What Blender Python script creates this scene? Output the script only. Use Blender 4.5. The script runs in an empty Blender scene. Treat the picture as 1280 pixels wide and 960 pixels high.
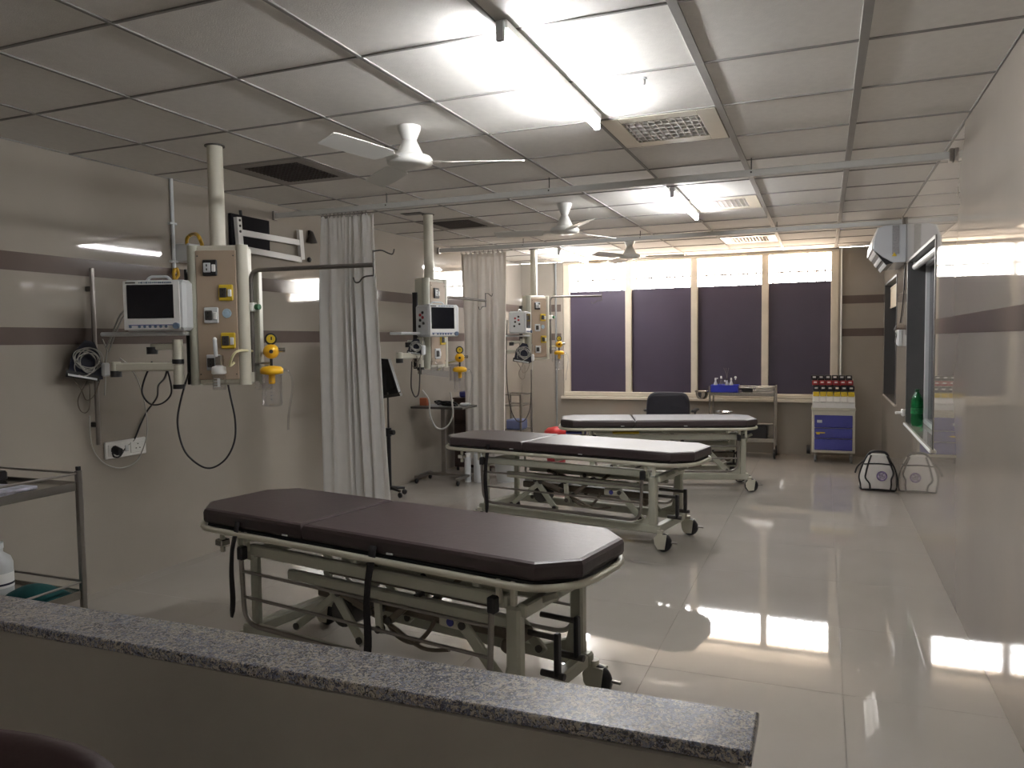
import bpy, bmesh, math, random
import numpy as np
from mathutils import Vector, Matrix
random.seed(7)
PI = math.pi
R = math.radians
scene = bpy.context.scene
COL = scene.collection

# ------------------------------------------------------------------ camera
F_PX, YAW, PITCH, ROLL = 964.15, -0.3840, 0.0545, -0.0126
H = 1.468
_f = Vector((math.sin(YAW)*math.cos(PITCH), math.cos(YAW)*math.cos(PITCH), -math.sin(PITCH)))
_r = Vector((math.cos(YAW), -math.sin(YAW), 0))
_u = _r.cross(_f)
CR = (_r*math.cos(ROLL) + _u*math.sin(ROLL)).normalized()
CU = (-_r*math.sin(ROLL) + _u*math.cos(ROLL)).normalized()
CF = _f.normalized()
cd = bpy.data.cameras.new('camera')
cam = bpy.data.objects.new('camera', cd)
COL.objects.link(cam)
cd.sensor_width = 36.0
cd.lens = F_PX/1280.0*36.0
cd.clip_start = 0.05
cam.matrix_world = Matrix(((CR.x, CU.x, -CF.x, 0), (CR.y, CU.y, -CF.y, 0), (CR.z, CU.z, -CF.z, H), (0, 0, 0, 1)))
scene.camera = cam

# ------------------------------------------------------------------ world, exposure
WORLD_STRENGTH = 16.0
TUBE_STRENGTH = 84.0
EXPOSURE = 1.43
scene.view_settings.view_transform = 'Standard'
scene.view_settings.look = 'None'
scene.view_settings.gamma = 1
scene.view_settings.exposure = EXPOSURE
scene.view_settings.use_curve_mapping = False
w = bpy.data.worlds.new('world'); scene.world = w
w.use_nodes = True
nt = w.node_tree
for n in list(nt.nodes): nt.nodes.remove(n)
out = nt.nodes.new('ShaderNodeOutputWorld')
bg = nt.nodes.new('ShaderNodeBackground')
tc = nt.nodes.new('ShaderNodeTexCoord')
sx = nt.nodes.new('ShaderNodeSeparateXYZ')
rp = nt.nodes.new('ShaderNodeValToRGB')
nt.links.new(tc.outputs['Generated'], sx.inputs[0])
mr = nt.nodes.new('ShaderNodeMapRange')
mr.inputs['From Min'].default_value = -1; mr.inputs['From Max'].default_value = 1
nt.links.new(sx.outputs['Z'], mr.inputs['Value'])
nt.links.new(mr.outputs[0], rp.inputs[0])
rp.color_ramp.elements[0].position = 0.0; rp.color_ramp.elements[0].color = (0.82, 0.64, 0.48, 1)   # sunlit sandy ground
rp.color_ramp.elements[1].position = 1.0; rp.color_ramp.elements[1].color = (0.85, 0.92, 1.0, 1)
e = rp.color_ramp.elements.new(0.49); e.color = (0.82, 0.64, 0.48, 1)
e = rp.color_ramp.elements.new(0.52); e.color = (1.0, 0.96, 0.90, 1)
nt.links.new(rp.outputs[0], bg.inputs['Color'])
bg.inputs['Strength'].default_value = WORLD_STRENGTH
nt.links.new(bg.outputs[0], out.inputs[0])

# room dimensions (metres, camera stands over the origin)
XL, XR, YF, YB, CE = -4.0265, 0.667, 10.362, -2.6, 2.575
WX0, WX1, WZ0, WZ1 = -3.40, 0.17, 0.70, 2.56     # far window
FILM_Z = 2.165

pd = bpy.data.lights.new('window_portal', 'AREA'); pd.shape = 'RECTANGLE'
pd.size = WX1-WX0; pd.size_y = WZ1-FILM_Z; pd.cycles.is_portal = True
po = bpy.data.objects.new('window_portal', pd); COL.objects.link(po)
po.location = ((WX0+WX1)/2, YF+0.13, (WZ1+FILM_Z)/2); po.rotation_euler = (-R(90), 0, 0)

# ------------------------------------------------------------------ pixel helpers
def ray(u, v):
    return CF + CR*((u-640)/F_PX) - CU*((v-480)/F_PX)
CAM = Vector((0, 0, H))
def onp(u, v, p0, n):
    d = ray(u, v); n = Vector(n); t = (Vector(p0)-CAM).dot(n)/d.dot(n); return CAM + d*t
def onX(u, v, x): return onp(u, v, (x, 0, 0), (1, 0, 0))
def onY(u, v, y): return onp(u, v, (0, y, 0), (0, 1, 0))
def onZ(u, v, z): return onp(u, v, (0, 0, z), (0, 0, 1))

# ------------------------------------------------------------------ materials
MATS = {}
def mat(name, col, rough=0.5, metal=0.0, var=0.0, vscale=8.0, bump=0.0, bscale=60.0, spec=None, trans=0.0, ior=1.45, coat=0.0, emit=None, estr=0.0):
    if name in MATS: return MATS[name]
    m = bpy.data.materials.new(name); m.use_nodes = True
    t = m.node_tree; b = t.nodes['Principled BSDF']
    b.inputs['Base Color'].default_value = (*col, 1)
    b.inputs['Roughness'].default_value = rough
    b.inputs['Metallic'].default_value = metal
    b.inputs['IOR'].default_value = ior
    b.inputs['Transmission Weight'].default_value = trans
    b.inputs['Coat Weight'].default_value = coat
    if spec is not None: b.inputs['Specular IOR Level'].default_value = spec
    if emit:
        b.inputs['Emission Color'].default_value = (*emit, 1); b.inputs['Emission Strength'].default_value = estr
    tcn = t.nodes.new('ShaderNodeTexCoord')
    nz = t.nodes.new('ShaderNodeTexNoise'); nz.inputs['Scale'].default_value = vscale; nz.inputs['Detail'].default_value = 4
    t.links.new(tcn.outputs['Object'], nz.inputs['Vector'])
    if var > 0:
        rm = t.nodes.new('ShaderNodeValToRGB')
        rm.color_ramp.elements[0].position = 0.3; rm.color_ramp.elements[1].position = 0.7
        rm.color_ramp.elements[0].color = (*[max(0, c*(1-var)) for c in col], 1)
        rm.color_ramp.elements[1].color = (*[min(1, c*(1+var)) for c in col], 1)
        t.links.new(nz.outputs['Fac'], rm.inputs[0]); t.links.new(rm.outputs[0], b.inputs['Base Color'])
    if bump > 0:
        n2 = t.nodes.new('ShaderNodeTexNoise'); n2.inputs['Scale'].default_value = bscale; n2.inputs['Detail'].default_value = 3
        t.links.new(tcn.outputs['Object'], n2.inputs['Vector'])
        bp = t.nodes.new('ShaderNodeBump'); bp.inputs['Strength'].default_value = bump; bp.inputs['Distance'].default_value = 0.01
        t.links.new(n2.outputs['Fac'], bp.inputs['Height']); t.links.new(bp.outputs[0], b.inputs['Normal'])
    MATS[name] = m
    return m

def granite(name, cols, scale=70, rough=0.25):
    m = bpy.data.materials.new(name); m.use_nodes = True
    t = m.node_tree; b = t.nodes['Principled BSDF']; b.inputs['Roughness'].default_value = rough
    tcn = t.nodes.new('ShaderNodeTexCoord')
    vo = t.nodes.new('ShaderNodeTexVoronoi'); vo.inputs['Scale'].default_value = scale
    nz = t.nodes.new('ShaderNodeTexNoise'); nz.inputs['Scale'].default_value = scale*0.9; nz.inputs['Detail'].default_value = 5
    t.links.new(tcn.outputs['Object'], nz.inputs['Vector'])
    mx = t.nodes.new('ShaderNodeMixRGB'); mx.inputs[0].default_value = 0.25
    t.links.new(tcn.outputs['Object'], mx.inputs[1]); t.links.new(nz.outputs['Color'], mx.inputs[2])
    t.links.new(mx.outputs[0], vo.inputs['Vector'])
    rm = t.nodes.new('ShaderNodeValToRGB'); rm.color_ramp.interpolation = 'CONSTANT'
    el = rm.color_ramp.elements
    el[0].position = 0; el[0].color = (*cols[0], 1); el[1].position = 1/len(cols); el[1].color = (*cols[1], 1)
    for i in range(2, len(cols)):
        x = el.new(i/len(cols)); x.color = (*cols[i], 1)
    sp = t.nodes.new('ShaderNodeSeparateColor'); t.links.new(vo.outputs['Color'], sp.inputs[0])
    t.links.new(sp.outputs[0], rm.inputs[0]); t.links.new(rm.outputs[0], b.inputs['Base Color'])
    return m

def glassmat(name, col=(1, 1, 1), rough=0.02, alpha=0.12):
    # clear thin pane or plastic: mostly lets light straight through, with a glossy skin
    m = bpy.data.materials.new(name); m.use_nodes = True
    t = m.node_tree
    for n in list(t.nodes): t.nodes.remove(n)
    o = t.nodes.new('ShaderNodeOutputMaterial'); tr = t.nodes.new('ShaderNodeBsdfTransparent'); tr.inputs[0].default_value = (*col, 1)
    gl = t.nodes.new('ShaderNodeBsdfGlossy'); gl.inputs['Roughness'].default_value = rough
    mx = t.nodes.new('ShaderNodeMixShader')
    fr = t.nodes.new('ShaderNodeFresnel'); fr.inputs[0].default_value = 1.35
    ad = t.nodes.new('ShaderNodeMath'); ad.operation = 'ADD'; ad.use_clamp = True; ad.inputs[1].default_value = alpha
    mn = t.nodes.new('ShaderNodeMath'); mn.operation = 'MINIMUM'; mn.inputs[1].default_value = 0.30
    t.links.new(fr.outputs[0], ad.inputs[0]); t.links.new(ad.outputs[0], mn.inputs[0]); t.links.new(mn.outputs[0], mx.inputs[0])
    t.links.new(tr.outputs[0], mx.inputs[1]); t.links.new(gl.outputs[0], mx.inputs[2]); t.links.new(mx.outputs[0], o.inputs[0])
    return m

M_WALL = mat('wall_tile_beige', ior=1.48, col=(0.325, 0.292, 0.252), rough=0.035, var=0.05, vscale=1.6)
M_STRIPE = mat('stripe_tile_brown', (0.125, 0.098, 0.086), 0.10, var=0.06, vscale=3)
M_FLOOR = mat('floor_tile_cream', ior=1.58, col=(0.39, 0.36, 0.325), rough=0.035, var=0.04, vscale=2.2)
M_GROUT = mat('grout', (0.33, 0.30, 0.27), 0.6)
M_CEIL = mat('ceiling_tile_white', (0.74, 0.72, 0.685), 0.85, var=0.03, vscale=25, bump=0.15, bscale=180)
M_SLAB = mat('concrete_slab', (0.25, 0.25, 0.25), 0.9, var=0.1)
M_TEE = mat('ceiling_tee_grey', (0.24, 0.23, 0.22), 0.7, var=0.05)
M_TEEW = mat('ceiling_tee_pale', (0.30, 0.29, 0.275), 0.6, var=0.05)
M_FRAME = mat('window_frame_cream', (0.66, 0.60, 0.50), 0.4, var=0.06, vscale=6)
M_FILM = mat('dark_window_film', (0.062, 0.050, 0.078), 0.38, var=0.06, vscale=2)
M_GRILL = mat('grille_paint', (0.10, 0.09, 0.085), 0.6, var=0.1)
M_PLASTER = mat('cream_plaster', (0.34, 0.315, 0.275), 0.75, var=0.05, vscale=5, bump=0.05)
M_GRAN = granite('speckled_granite', [(0.035, 0.032, 0.034), (0.42, 0.38, 0.32), (0.13, 0.145, 0.21), (0.50, 0.46, 0.40), (0.07, 0.075, 0.11), (0.28, 0.25, 0.21), (0.26, 0.28, 0.35)], 58, 0.30)
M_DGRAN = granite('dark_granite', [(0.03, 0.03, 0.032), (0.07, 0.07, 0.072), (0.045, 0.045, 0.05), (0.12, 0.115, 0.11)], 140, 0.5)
M_WHITE = mat('white_plastic', (0.78, 0.78, 0.76), 0.35, var=0.02)
M_GREYW = mat('greyish_white_plastic', (0.60, 0.62, 0.63), 0.35, var=0.03)
M_CREAM = mat('cream_powdercoat', (0.55, 0.53, 0.44), 0.38, var=0.04)
M_PALE = mat('pale_green_powdercoat', (0.43, 0.43, 0.355), 0.36, var=0.06, vscale=6)
M_PANEL = mat('beige_panel', (0.40, 0.315, 0.235), 0.4, var=0.03)
M_BLACK = mat('black_plastic', (0.014, 0.014, 0.016), 0.4, var=0.1)
M_DGREY = mat('dark_grey_metal', (0.07, 0.065, 0.06), 0.45, metal=0.3, var=0.1)
M_BROWNM = mat('grimy_brown_metal', (0.16, 0.13, 0.10), 0.5, metal=0.2, var=0.15)
M_STEEL = mat('stainless_steel', (0.55, 0.53, 0.50), 0.22, metal=1.0, var=0.05)
M_DSTEEL = mat('dull_steel', (0.30, 0.28, 0.26), 0.32, metal=0.9, var=0.08)
M_YEL = mat('yellow_plastic', (0.80, 0.44, 0.015), 0.35, var=0.04)
M_YELB = mat('yellow_socket', (0.66, 0.47, 0.03), 0.4, var=0.03)
M_VINYL = mat('maroon_vinyl', (0.036, 0.022, 0.024), 0.43, ior=1.62, var=0.10, vscale=7, bump=0.08, bscale=35)
M_STRAP = mat('black_webbing', (0.012, 0.010, 0.012), 0.7, bump=0.2, bscale=300)
M_CURT = mat('white_curtain_cloth', (0.78, 0.78, 0.77), 0.85, var=0.04, vscale=12, bump=0.1, bscale=250)
M_CURT2 = mat('cream_curtain_cloth', (0.80, 0.77, 0.73), 0.85, var=0.04, vscale=12, bump=0.1, bscale=250)
for _m in (M_CURT, M_CURT2):
    _t = _m.node_tree; _b = _t.nodes['Principled BSDF']; _o = _t.nodes['Material Output']
    _tr = _t.nodes.new('ShaderNodeBsdfTranslucent'); _tr.inputs[0].default_value = (0.80, 0.77, 0.73, 1)
    _mx = _t.nodes.new('ShaderNodeMixShader'); _mx.inputs[0].default_value = 0.38
    _t.links.new(_b.outputs[0], _mx.inputs[1]); _t.links.new(_tr.outputs[0], _mx.inputs[2]); _t.links.new(_mx.outputs[0], _o.inputs[0])
M_RAIL = mat('rail_white_enamel', (0.50, 0.50, 0.48), 0.4, var=0.03)
M_SCREEN = mat('dark_screen', (0.010, 0.010, 0.013), 0.12, var=0.05)
M_BLUE = mat('royal_blue_paint', (0.06, 0.065, 0.30), 0.4, var=0.05)
M_BLUEB = mat('bright_blue_plastic', (0.03, 0.045, 0.46), 0.4, var=0.05)
M_RED = mat('red_plastic', (0.60, 0.02, 0.02), 0.4, var=0.05)
M_REDD = mat('dull_red_bin', (0.36, 0.035, 0.045), 0.4, var=0.05)
M_NAVY = mat('navy_fabric', (0.012, 0.014, 0.032), 0.6, var=0.15)
M_CABLEW = mat('white_cable', (0.42, 0.41, 0.38), 0.45, var=0.05)
M_HOSEY = mat('yellow_hose', (0.58, 0.35, 0.03), 0.45, var=0.08)
M_HOSEP = mat('pale_yellow_hose', (0.62, 0.58, 0.33), 0.35, var=0.04)
M_TEAL = mat('teal_cloth', (0.004, 0.060, 0.062), 0.8, var=0.2, vscale=15, bump=0.2, bscale=60)
M_PAPER = mat('paper', (0.50, 0.50, 0.60), 0.6, var=0.35, vscale=30)
M_ORANGE = mat('orange_card', (0.50, 0.15, 0.07), 0.6, var=0.05)
M_WOODD = mat('dark_brown_laminate', (0.045, 0.026, 0.022), 0.4, var=0.2)
M_CHAIR = mat('maroon_leatherette', (0.032, 0.014, 0.014), 0.65, var=0.1, bump=0.1)
M_OCH = mat('charcoal_chair_fabric', (0.020, 0.020, 0.030), 0.7, var=0.1)
M_AC = mat('air_conditioner_shell', (0.50, 0.52, 0.55), 0.30, var=0.02)
M_BAGW = mat('bag_white_cloth', (0.62, 0.60, 0.57), 0.8, var=0.06, vscale=14, bump=0.2, bscale=30)
M_PURP = mat('purple_print', (0.16, 0.12, 0.25), 0.7, var=0.5, vscale=60)
M_SHADE = mat('cream_blind', (0.62, 0.55, 0.43), 0.7, var=0.03)
M_CLEAR = glassmat('window_glass', (0.98, 0.98, 0.98), 0.01, 0.02)
M_JAR = glassmat('clear_plastic', (0.93, 0.93, 0.94), 0.05, 0.05)
M_GREENP = mat('green_bottle_plastic', (0.01, 0.22, 0.06), 0.12, var=0.05, trans=0.55)
M_LOUV = mat('mirror_louvre', (0.74, 0.72, 0.69), 0.3, metal=0.35, var=0.05)
M_PERF = mat('dark_perforated_grille', (0.055, 0.045, 0.042), 0.6, var=0.3, vscale=90)
M_VENTF = mat('vent_frame_taupe', (0.27, 0.245, 0.225), 0.5, var=0.04)
M_BULB = mat('lit_tube', (1, 1, 1), 0.4, emit=(0.96, 0.96, 0.97), estr=TUBE_STRENGTH, var=0.0)
M_BULBW = mat('lit_tube_added', (1, 1, 1), 0.4, emit=(1.0, 0.96, 0.92), estr=TUBE_STRENGTH*0.38)  # weaker emission for the added tube out of view behind the camera
M_FAN = mat('fan_white_enamel', (0.66, 0.66, 0.63), 0.35, var=0.02)
M_GREEN = mat('green_knob', (0.02, 0.12, 0.05), 0.4)
M_LBLUE = mat('pale_blue_print', (0.40, 0.55, 0.66), 0.4, var=0.2, vscale=60)
M_BLUEKNOB = mat('slate_blue_knob', (0.12, 0.17, 0.25), 0.4)

# ------------------------------------------------------------------ mesh builder
class MB:
    def __init__(s): s.v = []; s.f = []; s.sm = []
    def add(s, vs, fs, smooth=False):
        o = len(s.v); s.v += [tuple(v) for v in vs]
        for f in fs: s.f.append(tuple(i+o for i in f)); s.sm.append(smooth)
        return s
    def box(s, c, size, bev=0.0, M=None):
        hx, hy, hz = [d/2 for d in size]; c = Vector(c)
        b = min(bev, hx*0.9, hy*0.9, hz*0.9)
        vs = []; fs = []
        if b <= 0:
            P = [Vector((x*hx, y*hy, z*hz)) for x in (-1, 1) for y in (-1, 1) for z in (-1, 1)]
            fs = [(0, 1, 3, 2), (4, 6, 7, 5), (0, 4, 5, 1), (2, 3, 7, 6), (0, 2, 6, 4), (1, 5, 7, 3)]
        else:
            P = []; idx = {}
            for x in (-1, 1):
                for y in (-1, 1):
                    for z in (-1, 1):
                        for a in range(3):
                            q = [x*(hx-b), y*(hy-b), z*(hz-b)]; q[a] = (x*hx, y*hy, z*hz)[a]
                            idx[(x, y, z, a)] = len(P); P.append(Vector(q))
            for a in range(3):
                o1, o2 = [k for k in range(3) if k != a]
                for sg in (-1, 1):
                    loop = []
                    for (p, q) in ((-1, -1), (1, -1), (1, 1), (-1, 1)):
                        k = [0, 0, 0]; k[a] = sg; k[o1] = p; k[o2] = q; loop.append(idx[(*k, a)])
                    flip = (sg < 0) != (a == 1)
                    fs.append(tuple(loop[::-1] if flip else loop))
            for a in range(3):          # edges running along axis a
                o1, o2 = [k for k in range(3) if k != a]
                for p in (-1, 1):
                    for q in (-1, 1):
                        def I(sg, ax):
                            k = [0, 0, 0]; k[a] = sg; k[o1] = p; k[o2] = q; return idx[(*k, ax)]
                        fs.append((I(-1, o1), I(1, o1), I(1, o2), I(-1, o2)))
            for x in (-1, 1):
                for y in (-1, 1):
                    for z in (-1, 1): fs.append(tuple(idx[(x, y, z, a)] for a in range(3)))
        if M is not None: P = [M @ p for p in P]
        return s.add([p+c for p in P], fs)
    def cyl(s, p0, p1, r0, r1=None, n=12, caps=True):
        p0 = Vector(p0); p1 = Vector(p1); r1 = r0 if r1 is None else r1
        d = (p1-p0).normalized(); a = d.orthogonal().normalized(); b = d.cross(a)
        A = [p0+(a*math.cos(2*PI*i/n)+b*math.sin(2*PI*i/n))*r0 for i in range(n)]
        B = [p1+(a*math.cos(2*PI*i/n)+b*math.sin(2*PI*i/n))*r1 for i in range(n)]
        s.add(A+B, [(i, (i+1) % n, n+(i+1) % n, n+i) for i in range(n)], True)
        if caps:
            s.add(A, [tuple(range(n))[::-1]]); s.add(B, [tuple(range(n))])
        return s
    def tube(s, pts, r, n=8, closed=False, caps=True):
        pts = [Vector(p) for p in pts]; m = len(pts); rings = []
        rr = r if isinstance(r, (list, tuple)) else [r]*m
        tang = []
        for i in range(m):
            if closed: t = pts[(i+1) % m]-pts[i-1]
            else: t = pts[min(i+1, m-1)]-pts[max(i-1, 0)]
            tang.append(t.normalized() if t.length > 1e-9 else Vector((0, 0, 1)))
        a = tang[0].orthogonal().normalized()
        for i in range(m):
            a = (a - tang[i]*a.dot(tang[i]))
            a = a.normalized() if a.length > 1e-6 else tang[i].orthogonal().normalized()
            b = tang[i].cross(a)
            rings.append([pts[i]+(a*math.cos(2*PI*k/n)+b*math.sin(2*PI*k/n))*rr[i] for k in range(n)])
        vs = [v for q in rings for v in q]; fs = []
        for i in range(m if closed else m-1):
            j = (i+1) % m
            sh = 0
            if closed and j == 0:
                sh = min(range(n), key=lambda t: sum((rings[i][k]-rings[0][(k+t) % n]).length for k in range(n)))
            for k in range(n): fs.append((i*n+k, i*n+(k+1) % n, j*n+(k+1+sh) % n, j*n+(k+sh) % n))
        s.add(vs, fs, True)
        if caps and not closed:
            s.add(rings[0], [tuple(range(n))[::-1]]); s.add(rings[-1], [tuple(range(n))])
        return s
    def lathe(s, prof, c=(0, 0, 0), n=20, axis=(0, 0, 1), closed_ends=True):
        ax = Vector(axis).normalized(); a = ax.orthogonal().normalized(); b = ax.cross(a); c = Vector(c)
        rings = [[c+ax*z+(a*math.cos(2*PI*k/n)+b*math.sin(2*PI*k/n))*max(r, 1e-4) for k in range(n)] for r, z in prof]
        vs = [v for q in rings for v in q]
        fs = [(i*n+k, i*n+(k+1) % n, (i+1)*n+(k+1) % n, (i+1)*n+k) for i in range(len(prof)-1) for k in range(n)]
        s.add(vs, fs, True)
        if closed_ends:
            s.add(rings[0], [tuple(range(n))[::-1]]); s.add(rings[-1], [tuple(range(n))])
        return s
    def prism(s, outline, z0, z1, inset=0.0, M=None, smooth=False):
        # outline: list of (x, y); optional rounded top/bottom by inset
        o = [Vector((x, y, 0)) for x, y in outline]; n = len(o)
        cx = sum((p for p in o), Vector())/n
        def off(d):
            res = []
            for i in range(n):
                e1 = (o[i]-o[i-1]).normalized(); e2 = (o[(i+1) % n]-o[i]).normalized()
                n1 = Vector((-e1.y, e1.x, 0)); n2 = Vector((-e2.y, e2.x, 0))
                bis = (n1+n2); k = bis.length_squared
                res.append(o[i] + (bis*(2*d/k) if k > 1e-9 else Vector()))
            return res
        if inset > 0:
            L = [(inset, z0), (inset*0.3, z0+inset*0.3), (0, z0+inset), (0, z1-inset), (inset*0.3, z1-inset*0.3), (inset, z1)]
        else: L = [(0, z0), (0, z1)]
        rings = [[p+Vector((0, 0, z)) for p in off(d)] for d, z in L]
        vs = [v for q in rings for v in q]
        if M is not None: vs = [M @ v for v in vs]
        fs = [(i*n+k, i*n+(k+1) % n, (i+1)*n+(k+1) % n, (i+1)*n+k) for i in range(len(L)-1) for k in range(n)]
        fs.append(tuple(range(n))[::-1]); fs.append(tuple((len(L)-1)*n+k for k in range(n)))
        return s.add(vs, fs, smooth)
    def ball(s, c, r, sz=(1, 1, 1), n=14):
        c = Vector(c); m = n//2+1
        vs = []
        for i in range(m+1):
            th = PI*i/m
            for k in range(n):
                vs.append(c+Vector((sz[0]*r*math.sin(th)*math.cos(2*PI*k/n), sz[1]*r*math.sin(th)*math.sin(2*PI*k/n), sz[2]*r*math.cos(th))))
        return s.add(vs, [(i*n+k, (i+1)*n+k, (i+1)*n+(k+1) % n, i*n+(k+1) % n) for i in range(m) for k in range(n)], True)
    def grid(s, rows, smooth=True, thick=0.0):
        m, n = len(rows), len(rows[0])
        s.add([v for q in rows for v in q], [(i*n+k, i*n+k+1, (i+1)*n+k+1, (i+1)*n+k) for i in range(m-1) for k in range(n-1)], smooth)
        return s
    def mesh(s, name):
        me = bpy.data.meshes.new(name); me.from_pydata(s.v, [], s.f)
        me.polygons.foreach_set('use_smooth', s.sm); me.validate(); 
        bm = bmesh.new(); bm.from_mesh(me); bmesh.ops.recalc_face_normals(bm, faces=bm.faces); bm.to_mesh(me); bm.free()
        me.update(); return me
    def build(s, name, m, parent=None, world=False):
        if world and parent is not None:
            p = parent
            while p.parent: p = p.parent
            I = (Matrix.Translation(p.location) @ p.rotation_euler.to_matrix().to_4x4()).inverted()
            s.v = [tuple(I @ Vector(v)) for v in s.v]
        me = s.mesh(name); me.materials.append(m)
        o = bpy.data.objects.new(name, me); COL.objects.link(o)
        if parent is not None: o.parent = parent
        return o

def tag(o, label, cat, group=None):
    o['label'] = label; o['category'] = cat
    if group: o['group'] = group
    return o
def thing(name, label, cat, loc=(0, 0, 0), rz=0.0, group=None):
    o = bpy.data.objects.new(name, None); COL.objects.link(o)
    o.empty_display_size = 0.1; o.location = loc; o.rotation_euler = (0, 0, rz)
    return tag(o, label, cat, group)
def struct(o): o['kind'] = 'structure'; return o
def solo(mb, name, m, label, cat, group=None, origin=None):
    # a thing that is one mesh; origin moves its pivot to its own base
    c = Vector(origin) if origin is not None else Vector((sum(v[0] for v in mb.v)/len(mb.v), sum(v[1] for v in mb.v)/len(mb.v), min(v[2] for v in mb.v)))
    mb.v = [tuple(Vector(v)-c) for v in mb.v]
    o = mb.build(name, m); o.location = c
    return tag(o, label, cat, group)
def smooth_path(pts, k=6, closed=False):
    P = [Vector(p) for p in pts]; out = []; n = len(P)
    for i in range(n if closed else n-1):
        if closed: p0, p1, p2, p3 = P[i-1], P[i], P[(i+1) % n], P[(i+2) % n]
        else: p0, p1, p2, p3 = P[max(i-1, 0)], P[i], P[i+1], P[min(i+2, n-1)]
        for j in range(k):
            t = j/k
            out.append(0.5*((2*p1)+(p2-p0)*t+(2*p0-5*p1+4*p2-p3)*t*t+(3*p1-p0-3*p2+p3)*t*t*t))
    if not closed: out.append(P[-1])
    return out
def rounded(pts, rad, k=5, closed=False):
    P = [Vector(p) for p in pts]; n = len(P); out = []
    for i in range(n):
        if not closed and i in (0, n-1): out.append(P[i]); continue
        a = P[i-1]-P[i]; b = P[(i+1) % n]-P[i]
        r = min(rad, a.length*0.48, b.length*0.48)
        A = P[i]+a.normalized()*r; B = P[i]+b.normalized()*r
        for j in range(k+1):
            t = j/k; out.append(A*(1-t)**2+P[i]*2*t*(1-t)+B*t*t)
    return out
def dirn(th): return Vector((math.sin(th), -math.cos(th), 0))     # facing direction of a thing whose front is local -y

# ================================================================== the setting
# ---- floor
fl = struct(MB().box(((XL+XR)/2, (YF+YB)/2, -0.032), (XR-XL+0.3, YF-YB+0.3, 0.05)).build('floor', M_GROUT))
def cuts(a, b, x0, step):
    xs = [a]; k = math.ceil((a-x0)/step+1e-6)
    while x0+k*step < b-1e-6: xs.append(x0+k*step); k += 1
    return xs+[b]
TM = {}
def tile_obj(name, parent, x0, x1, y0, y1, z0, z1, gap, bev, m):
    key = (name, round(x1-x0, 4), round(y1-y0, 4))
    if key not in TM:
        me = MB().box((0, 0, 0), (x1-x0-gap, y1-y0-gap, z1-z0), bev).mesh(name); me.materials.append(m); TM[key] = me
    o = bpy.data.objects.new(name, TM[key]); COL.objects.link(o)
    o.location = ((x0+x1)/2, (y0+y1)/2, (z0+z1)/2); o.parent = parent
    return o
fx = cuts(XL, XR, 0.087, 0.8); fy = cuts(YB, YF, 3.38, 0.8)
for i in range(len(fx)-1):
    for j in range(len(fy)-1):
        tile_obj('floor_tile', fl, fx[i], fx[i+1], fy[j], fy[j+1], -0.008, 0.0, 0.0014, 0.0003, M_FLOOR)

# ---- walls
S1, S2 = (1.885, 1.985), (1.485, 1.58)
wl = struct(MB().box((XL-0.1, (YF+YB)/2, CE/2), (0.2, YF-YB, CE)).build('wall_left', M_WALL))
for s in (S1, S2):
    MB().box((XL+0.001, (YF+YB)/2, sum(s)/2), (0.004, YF-YB, s[1]-s[0])).build('stripe_band', M_STRIPE, wl)
mb = MB()
T = 0.22
mb.box(((XL+WX0)/2-0.05, YF+T/2, CE/2), (WX0-XL+0.1, T, CE))
mb.box(((XR+WX1)/2+0.1, YF+T/2, CE/2), (XR-WX1+0.2, T, CE))
mb.box(((WX0+WX1)/2, YF+T/2, WZ0/2), (WX1-WX0, T, WZ0))
mb.box(((WX0+WX1)/2, YF+T/2, (WZ1+CE+0.1)/2), (WX1-WX0, T, CE+0.1-WZ1))
wf = struct(mb.build('wall_far', M_WALL))
for s in (S1, S2):
    for a, b in ((XL, WX0-0.03), (WX1+0.03, XR)):
        MB().box(((a+b)/2, YF-0.001, sum(s)/2), (b-a, 0.004, s[1]-s[0])).build('stripe_band', M_STRIPE, wf)
struct(MB().box(((XL+XR)/2, YB-0.1, CE/2), (XR-XL+0.4, 0.2, CE)).build('wall_back', M_WALL))
# right wall with two window recesses
RW = [(5.66, 7.44, 0.73, 2.125), (8.50, 10.08, 0.80, 2.09)]
mb = MB(); D = 0.24
ys = [YB, RW[0][0], RW[0][1], RW[1][0], RW[1][1], YF+T]
for k in (0, 2, 4): mb.box((XR+D/2, (ys[k]+ys[k+1])/2, CE/2), (D, ys[k+1]-ys[k], CE))
for (a, b, z0, z1) in RW:
    mb.box((XR+D/2, (a+b)/2, z0/2), (D, b-a, z0)); mb.box((XR+D/2, (a+b)/2, (z1+CE)/2), (D, b-a, CE-z1))
wr = struct(mb.build('wall_right', M_WALL))
for a, b, ss in ((YB, RW[0][0], (S1, S2)), (RW[0][1], RW[1][0], (S1, S2)), (RW[1][1], YF, (S1, S2))):
    for s in ss[1:] if a == YB else ss:
        MB().box((XR-0.001, (a+b)/2, sum(s)/2), (0.004, b-a, s[1]-s[0])).build('stripe_band', M_STRIPE, wr)

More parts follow.
